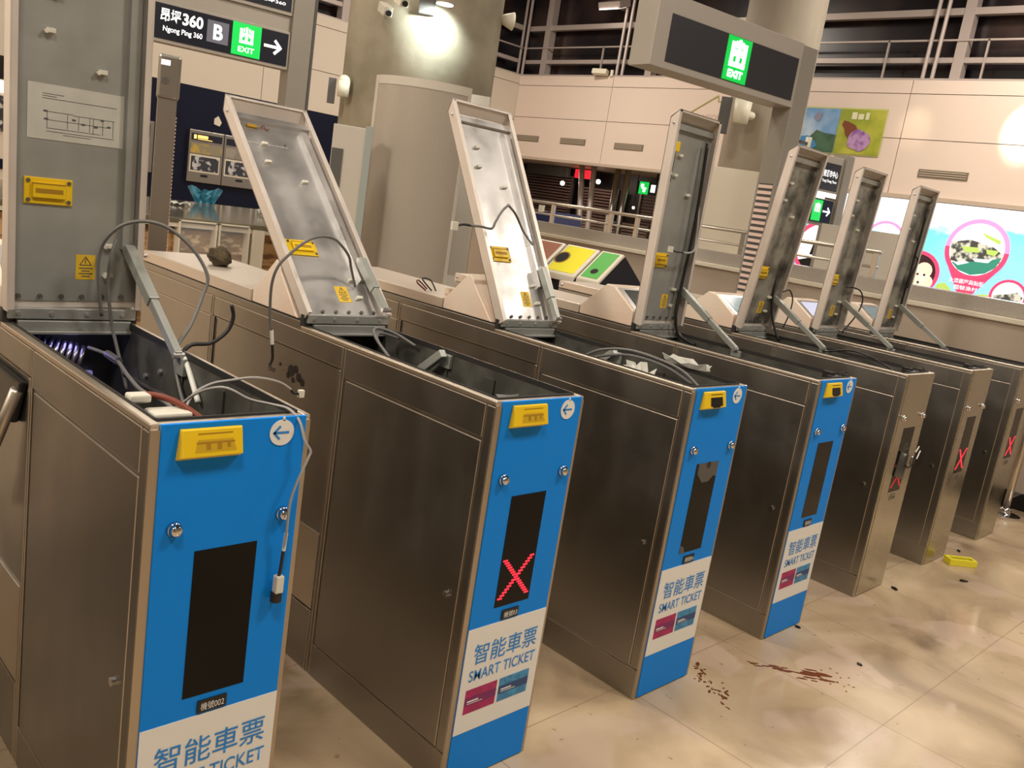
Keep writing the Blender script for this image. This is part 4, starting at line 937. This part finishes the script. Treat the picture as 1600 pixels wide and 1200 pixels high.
    if arm:
        part('turnstile_hub', B().prism([(.645, .905), (.70, .80), (1.1, .72), (1.25, .905)], 0, -.012, .0055), 'black', g, .006)
        part('turnstile_arm', B().cyl((-.012, .665, .885), (-.050, .86, .55), .013, n=16), 'steel_bright', g, smooth=True)
    return g

g0 = make_gate(7, 0.0, True, 'unseen blue-fronted ticket gate added at the left end of the row, left of the gate numbered 002', dict(panel='zinc'), 'steel_lid', 'up', '機號001', 0, 'screen_dark')  # added out of view so the next gate's side reflects dark
Z = dict(panel='zinc'); ZB = dict(panel='zinc_bright'); ZD = dict(panel='zinc_dirty')
g1 = make_gate(0, 0.0, True, 'nearest ticket gate, blue front numbered 002, grey lid bearing a wiring diagram', dict(panel='zinc', sheet=True, lean=-0.022), 'steel_lid', 'up', '機號002', 0, 'screen_dark', arm=True)
g2 = make_gate(1, math.radians(46.4), True, 'ticket gate with bright red X on display numbered 03, lid tipped far back', dict(panel='zinc_bright', plate=True), 'steel_lid', 'down', '機號03', 1, 'screen_dark', dented=True)
g3 = make_gate(2, math.radians(30.6), True, 'blue-fronted ticket gate, third in row, lid tilted back and broken yellow slot', dict(panel='zinc_bright'), 'steel_lid', 'down', '機號04', 0, 'screen_dark', dented=True)
g4 = make_gate(3, 0.0, True, 'blue-fronted ticket gate farthest right, upright lid with scorched inside', dict(panel='zinc', burnt=True), 'steel_lid', 'up', '機號05', 0, 'screen_dark')
g5 = make_gate(4, math.radians(-6.6), False, 'plain steel ticket gate with smashed display and wires hanging out', dict(panel='zinc_dirty'), 'steel_lid', 'up', '06', 2, 'screen_blue')
g6 = make_gate(5, math.radians(-3.4), False, 'plain steel ticket gate with intact red X display, second from the right wall', dict(panel='zinc_dirty'), 'steel_lid', 'up', '07', 1, 'screen_white')
g7 = make_gate(6, math.radians(-2.8), False, 'plain steel ticket gate nearest the granite parapet', dict(panel='zinc_dirty', bracket=False), 'steel_lid', 'up', '08', 1, 'screen_blue')

def cab(g, name, pts, r, m, wx=True, **kw):     # cable in world coordinates, child of the gate
    ox = g.location.x if wx else 0
    return part(name, B().tube([(p[0]-ox, p[1], p[2]) for p in pts], r), m, g, smooth=True, **kw)
# gate 1 cables
cab(g1, 'cable', [(0.187, .78, 1.03), (0.171, .77, 1.12), (0.168, .76, 1.184), (0.178, .74, 1.225), (0.204, .72, 1.256), (0.244, .7, 1.269), (0.29, .68, 1.26), (0.342, .66, 1.219), (0.375, .64, 1.159), (0.362, .63, 1.111), (0.325, .60, 1.047), (0.275, .56, .992), (0.262, .5, .926), (0.255, .42, .868)], .0042, 'cable_grey')
cab(g1, 'cable', [(0.222, .81, 1.21), (0.208, .80, 1.17), (0.205, .80, 1.10), (0.208, .79, 1.051), (0.213, .78, 1.004), (0.222, .76, .949), (0.235, .72, .86)], .0042, 'cable_grey')
cab(g1, 'cable', [(0.268, .53, .985), (0.30, .54, 1.011), (0.345, .55, 1.012), (0.369, .55, 1.022), (0.394, .55, 1.046), (0.404, .55, 1.077), (0.397, .55, 1.105)], .0048, 'cable_black')
cab(g1, 'cable', [(0.120, .14, .90), (0.125, .17, .945), (0.150, .2, .985), (0.19, .21, 1.006), (0.228, .2, 1.016), (0.282, .2, 1.020), (0.335, .2, 1.009), (0.365, .2, .992)], .0028, 'cable_light')
part('cable_end', B().tube([(.365-X[0], .2, .992), (.372-X[0], .2, .984), (.384-X[0], .2, .982)], .003), 'cable_black', g1); part('connector', B().box(.384-X[0], .396-X[0], .195, .205, .974, .990), 'white_plastic', g1, .001)
cab(g1, 'cable', [(0.10, .20, .93), (0.125, .15, 1.0), (0.150, .08, 1.036), (0.195, .06, 1.017), (0.235, .05, 1.008), (0.255, .02, 1.006), (0.262, -.01, .99), (0.268, -.025, .957), (0.279, -.03, .938), (0.276, -.03, .925), (0.268, -.03, .905), (0.255, -.03, .872), (0.247, -.03, .835), (0.248, -.028, .784), (0.249, -.022, .740)], .0026, 'cable_light')
part('cable_sleeve', B().cyl((.2495-X[0], -.025, .778), (.2495-X[0], -.022, .742), .0035, n=10), 'label_white', g1); cab(g1, 'cable_end', [(0.249, -.022, .742), (.248, -.02, .70), (.247, -.018, .688)], .0032, 'cable_black')
part('connector', B().box(.240-X[0], .256-X[0], -.026, -.010, .655, .690), 'white_plastic', g1, .002); part('connector_cap', B().cyl((.246-X[0], -.018, .655), (.246-X[0], -.018, .638), .011, n=12), 'cable_black', g1)
cab(g1, 'cable', [(0.166, .79, .95), (0.175, .654, .955), (0.15, .501, .95), (0.125, .366, .955), (0.12, .243, .965), (0.125, .13, .94)], .0045, 'cable_grey')
cab(g1, 'cable', [(0.18, .60, .93), (0.165, .45, .94), (0.15, .30, .955), (0.14, .14, .95)], .006, 'cable_black')
part('cable_sleeve', B().cyl((.176-X[0], .70, .955), (.172-X[0], .62, .956), .009, n=12), 'hose', g1)
cab(g1, 'wire_bundle', [(0.032, .19, .985), (0.055, .18, 1.0), (0.085, .15, .998), (0.11, .12, .985), (0.14, .07, .96)], .006, 'wire_brown')
part('connector', B().box(.022, .060, .14, .17, .995, 1.010).box(.05, .12, .10, .15, .975, .985), 'white_plastic', g1, .004)
cab(g1, 'strut_sleeve', [(0.272, .50, .99), (0.268, .46, .96), (0.262, .40, .915)], .0065, 'label_white')
hs = B()
for k in range(10): hs.torus((.052+k*.0135, .885-k*.004, .928-k*.003), (.92, -.30, -.25), .040, .0058)
part('corrugated_hose', hs, 'hose', g1, smooth=True)
hl = bpy.data.lights.new('inner_glow', 'POINT'); hl.energy = .05; hl.color = (.45, .42, 1.0); hl.shadow_soft_size = .02
hlo = bpy.data.objects.new('inner_glow', hl); COL.objects.link(hlo); hlo.location = (.14, .835, .955)
part('indicator_lamp', B().box(.19, .23, .91, .925, .80, .86), 'violet_glow', g1)
# gate 2 cables
cab(g2, 'cable', [(1.00, .93, 1.11), (0.97, .92, 1.17), (0.945, .9, 1.205), (0.895, .87, 1.238), (0.83, .82, 1.262), (0.772, .80, 1.265), (0.723, .79, 1.248), (0.672, .78, 1.212), (0.640, .78, 1.175), (0.632, .79, 1.122), (0.641, .8, 1.042), (0.650, .8, .995)], .0042, 'cable_grey')
part('cable_sleeve', B().cyl((.651-X[1], .8, .995), (.657-X[1], .8, .955), .005, n=10), 'label_white', g2); cab(g2, 'cable_end', [(0.657, .8, .955), (.662, .8, .915), (.655, .8, .895)], .004, 'cable_black'); part('connector', B().box(.652-X[1], .658-X[1], .79, .80, .880, .895).box(.664-X[1], .670-X[1], .79, .80, .876, .890), 'chrome_dull', g2)
cab(g2, 'cable', [(0.93, .50, .90), (0.915, .60, .96), (0.93, .70, 1.0), (0.975, .76, 1.012), (1.01, .72, 1.008), (1.035, .64, .985)], .0045, 'cable_grey')
cab(g2, 'cable', [(0.94, .50, .90), (0.925, .61, .955), (0.94, .70, .99), (0.985, .75, 1.0), (1.02, .70, .995)], .0045, 'cable_grey')
part('cracked_glass_edge', B().prism([(.03, .028), (.09, .026), (.12, .05), (.08, .045), (.05, .06)], 2, .996, 1.0), 'screen_dark', g2)
# scratches and holes where the turnstile was torn away
hb = B()
for yy, zz, r in ((.86, .865, .012), (.885, .855, .018), (.90, .838, .010), (.84, .845, .014), (.87, .83, .009), (.82, .835, .012), (.95, .86, .006)): hb.disc((.0048, yy, zz), r, 0, .0015, 10)
part('torn_mount_holes', hb, 'black', g2)
# gate 3
cab(g3, 'cable', [(1.73, .90, 1.30), (1.70, .93, 1.345), (1.64, .92, 1.40), (1.541, .86, 1.428), (1.479, .80, 1.428), (1.438, .78, 1.408), (1.407, .77, 1.373), (1.393, .77, 1.348), (1.344, .77, 1.350), (1.300, .77, 1.349)], .0042, 'cable_grey')
cab(g3, 'cable_end', [(1.300, .77, 1.349), (1.27, .77, 1.350), (1.245, .77, 1.344)], .004, 'cable_black'); part('connector', B().box(1.222-X[2], 1.246-X[2], .765, .775, 1.328, 1.355), 'white_plastic', g3, .001)
cab(g3, 'cable', [(1.70, .56, .96), (1.70, .48, 1.005), (1.71, .38, 1.028), (1.73, .28, 1.025), (1.75, .18, 1.005), (1.76, .10, .96)], .0045, 'cable_grey')
cab(g3, 'cable', [(1.70, .56, .95), (1.705, .46, .99), (1.72, .36, 1.012), (1.74, .24, 1.005), (1.76, .14, .97)], .0045, 'cable_grey')
# gate 4
cab(g4, 'cable', [(2.585, .81, 1.56), (2.592, .80, 1.48), (2.599, .80, 1.418), (2.589, .79, 1.363), (2.538, .78, 1.348), (2.500, .78, 1.347)], .0042, 'cable_light')
cab(g4, 'cable_end', [(2.500, .78, 1.347), (2.45, .78, 1.346), (2.42, .78, 1.352)], .003, 'cable_black'); part('connector', B().box(2.395-X[3], 2.42-X[3], .775, .787, 1.342, 1.366), 'white_plastic', g4, .001)
cab(g4, 'cable', [(2.575, .815, 1.80), (2.582, .81, 1.6), (2.586, .81, 1.4), (2.575, .81, 1.2), (2.56, .80, 1.08), (2.58, .78, 1.0), (2.60, .70, .97)], .007, 'cable_black')
# far gates
cab(g5, 'cable', [(3.36, .80, 1.75), (3.365, .805, 1.5), (3.36, .815, 1.25), (3.37, .80, 1.1), (3.38, .74, .98)], .006, 'cable_black')
cab(g6, 'cable', [(4.109, .80, 1.268), (4.16, .78, 1.272), (4.215, .76, 1.255), (4.24, .75, 1.20), (4.22, .76, 1.12), (4.14, .78, 1.02)], .004, 'cable_black')
cab(g5, 'cable', [(3.36, .76, 1.22), (3.42, .76, 1.23), (3.47, .76, 1.18), (3.48, .77, 1.10), (3.47, .78, 1.04)], .0035, 'cable_black')
cab(g7, 'cable', [(4.93, .79, 1.75), (4.935, .80, 1.5), (4.93, .81, 1.2)], .006, 'cable_black')
cab(g7, 'cable', [(4.93, .80, 1.50), (4.97, .79, 1.47), (4.95, .80, 1.38), (4.94, .80, 1.30)], .004, 'cable_black')
cab(g5, 'cable', [(3.37, .50, .98), (3.33, .35, 1.02), (3.30, .22, 1.01), (3.33, .1, .96)], .004, 'cable_black')
for gg, xx in ((g5, .18), (g4, .22), (g6, .16)):
    part('torn_bits', B().box(xx-.05, xx+.03, .03, .06, .985, 1.0).box(xx-.02, xx+.0, .05, .09, .985, 1.01).tube([(xx, .04, .99), (xx+.02, .03, 1.02), (xx+.05, .02, 1.01)], .002), 'cable_black', gg)
# smashed display of gate 5: guts hanging out
part('broken_screen', B().prism([(.10, .55), (.20, .52), (.205, .64), (.11, .66)], 1, -.012, -.006), 'screen_dark', g5)
sh = B(); sh.obox((.235, -.03, .665), (.035, .004, .005), (0, -.75, 0)); sh.obox((.25, -.035, .64), (.06, .004, .004), (0, -.5, .2))
part('glass_splinters', sh, 'label_white', g5)
part('dangling_module', B().disc((.215, -.03, .615), .020, 1, .006, 14), 'chrome_dull', g5); cab(g5, 'cable', [(3.305, -.005, .60), (3.315, -.02, .58), (3.33, -.03, .60), (3.34, -.03, .64)], .003, 'cable_black')

# ------------------------------------------------------------------ wide-aisle glass gate near the parapet
wg = empty('wide_gate', (5.45, .05, 0), 0, 'wide-aisle gate post of polished steel with round foot beside the parapet', 'gate post')
part('gate_post', B().cyl((0, .03, 0.02), (0, .03, .94), .020, n=16), 'steel_bright', wg, smooth=True)
part('foot_plate', B().cyl((0, .03, 0), (0, .03, .018), .09, n=28), 'chrome', wg, .002); part('foot_collar', B().cyl((0, .03, .018), (0, .03, .06), .035, n=20), 'chrome', wg, smooth=True)
part('glass_leaf', B().box(.03, .25, .02, .032, .12, .9), 'clear_glass', wg); part('leaf_clamp', B().box(.0, .05, .015, .04, .3, .36).box(.0, .05, .015, .04, .7, .76), 'steel_bright', wg, .003)

# ------------------------------------------------------------------ small loose things
bm = B(); bmesh.ops.create_icosphere(bm.bm, subdivisions=3, radius=.042)
for v in bm.bm.verts:
    d = v.co.normalized(); f = 1+.16*math.sin(5*d.x+2)*math.cos(4*d.y)+.10*math.sin(9*d.z+3*d.x); v.co *= f; v.co.z *= .82
o = part('stone', bm, 'stone'); o.location = (.905, 1.66, 1.088); o.rotation_euler = (.3, .2, .9); tag(o, 'rough brown stone resting on top of the second gate', 'stone')
t = empty('broken_box', (1.62, 1.13, 1.0555), 0, 'small clear plastic box standing on the third gate behind its cowl', 'plastic box')
part('box_shell', B().box(-.022, .022, .03, .075, 0, .08), 'clear_glass', t, .002); part('box_insert', B().box(-.018, .018, .035, .07, .002, .03), 'torn_paper', t)
t = empty('loose_wires', (1.60, 1.28, 1.0555), 0, 'small tangle of red and black wire ends on the third gate', 'wires')
part('wire', B().tube([(-.03, 0, .004), (-.06, .02, .03), (-.03, .05, .035), (0, .03, .006)], .003), 'wire_brown', t); part('wire', B().tube([(0, 0, .004), (-.03, .03, .045), (.02, .04, .04), (.02, 0, .005)], .003), 'cable_black', t)
o = scrap('paper_scrap', (1.832, .22, 1.004), (.035, .15, .03), 'paper', 'torn white paper strip on the right rim of the third gate', 'litter', 'torn paper on the third gate', 11, .1)
scrap('paper_scrap', (1.67, .29, .945), (.10, .10, .06), 'paper', 'torn white paper lump inside the open third gate', 'litter', 'torn paper on the third gate', 12, .3)
# fallen yellow bracket
t = empty('fallen_bracket', (4.14, -.10, 0), math.radians(-38), 'yellow ticket slot frame broken off and lying on the floor', 'bracket')
part('bracket_frame', B().box(-.075, .075, -.03, -.018, 0, .035).box(-.075, .075, .018, .03, 0, .035).box(-.075, -.06, -.018, .018, 0, .035).box(.06, .075, -.018, .018, 0, .035).box(-.06, .06, -.018, .018, 0, .006), 'bin_yellow', t, .003)
part('bracket_inside', B().box(-.05, .05, -.014, .014, .006, .014), 'black', t)
for (x, y, s, lab) in ((4.36, -.02, .022, 'black plastic bit on the floor behind the yellow bracket'), (3.90, -.20, .030, 'black plastic bit on the floor in front of the yellow bracket'), (3.42, -.06, .03, 'black wire scrap at the foot of the smashed plain steel gate'), (2.58, -.02, .018, 'dark crumb on the floor between the last blue gate and smashed gate'), (2.52, -.30, .016, 'dark crumb on the open floor right of the brown smear'), (1.92, .24, .018, 'dark crumb on the floor behind the third gate front')):
    s *= .7; o = part('floor_debris', B().prism([(-s, -s*.3), (-.2*s, -s*.6), (s, -.1*s), (.5*s, .5*s), (-.6*s, .4*s)], 2, 0, .006), 'black'); o.location = (x, y, 0); o.rotation_euler = (0, 0, x*3); tag(o, lab, 'debris', 'bits scattered on the floor')
# brown dried smears
def blots(name, seeds, lab, rs):
    bb = B(); rnd = random.Random(rs)
    for (x, y, r, el, ang) in seeds:
        n = 12; ca, sa = math.cos(ang), math.sin(ang); pts = []
        for k in range(n):
            rr = r*(1+rnd.uniform(-.35, .35)); u, v = rr*el*math.cos(2*PI*k/n), rr*math.sin(2*PI*k/n); pts.append((x+u*ca-v*sa, y+u*sa+v*ca))
        bb.prism(pts, 2, 0.0002, .0011+rnd.random()*.0003)
    o = tag(part(name, bb, 'stain'), lab, 'stain'); o['kind'] = 'stuff'; return o
rnd = random.Random(5); sd = []
a0 = Vector((2.13, -.065)); a1 = Vector((2.30, -.275)); dr = (a1-a0).normalized(); ang = math.atan2(dr.y, dr.x); nr = Vector((-dr.y, dr.x))
for k in range(46):
    tt = rnd.random()**.6; p = a0.lerp(a1, tt)+nr*rnd.gauss(0, .004+.020*tt); sd.append((p.x, p.y, .0022+.0055*tt*rnd.random(), 3.0+2*rnd.random(), ang+rnd.uniform(-.15, .15)))
for k in range(16): p = a0.lerp(a1, 1+rnd.random()*.35)+nr*rnd.gauss(0, .03); sd.append((p.x, p.y, .0025, 1.5, ang))
blots('floor_smear', sd, 'dense brown dried smear on the floor in front of the fourth gate', 1)
sd = []
for k in range(40):
    tt = rnd.random(); p = Vector((1.93, .03)).lerp(Vector((1.82, -.20)), tt)+Vector((rnd.gauss(0, .022), rnd.gauss(0, .022))); sd.append((p.x, p.y, .0015+.004*rnd.random(), 1.0+2*rnd.random(), rnd.random()*3))
blots('floor_smear', sd, 'spattered brown marks on the floor beside the third blue gate', 2)
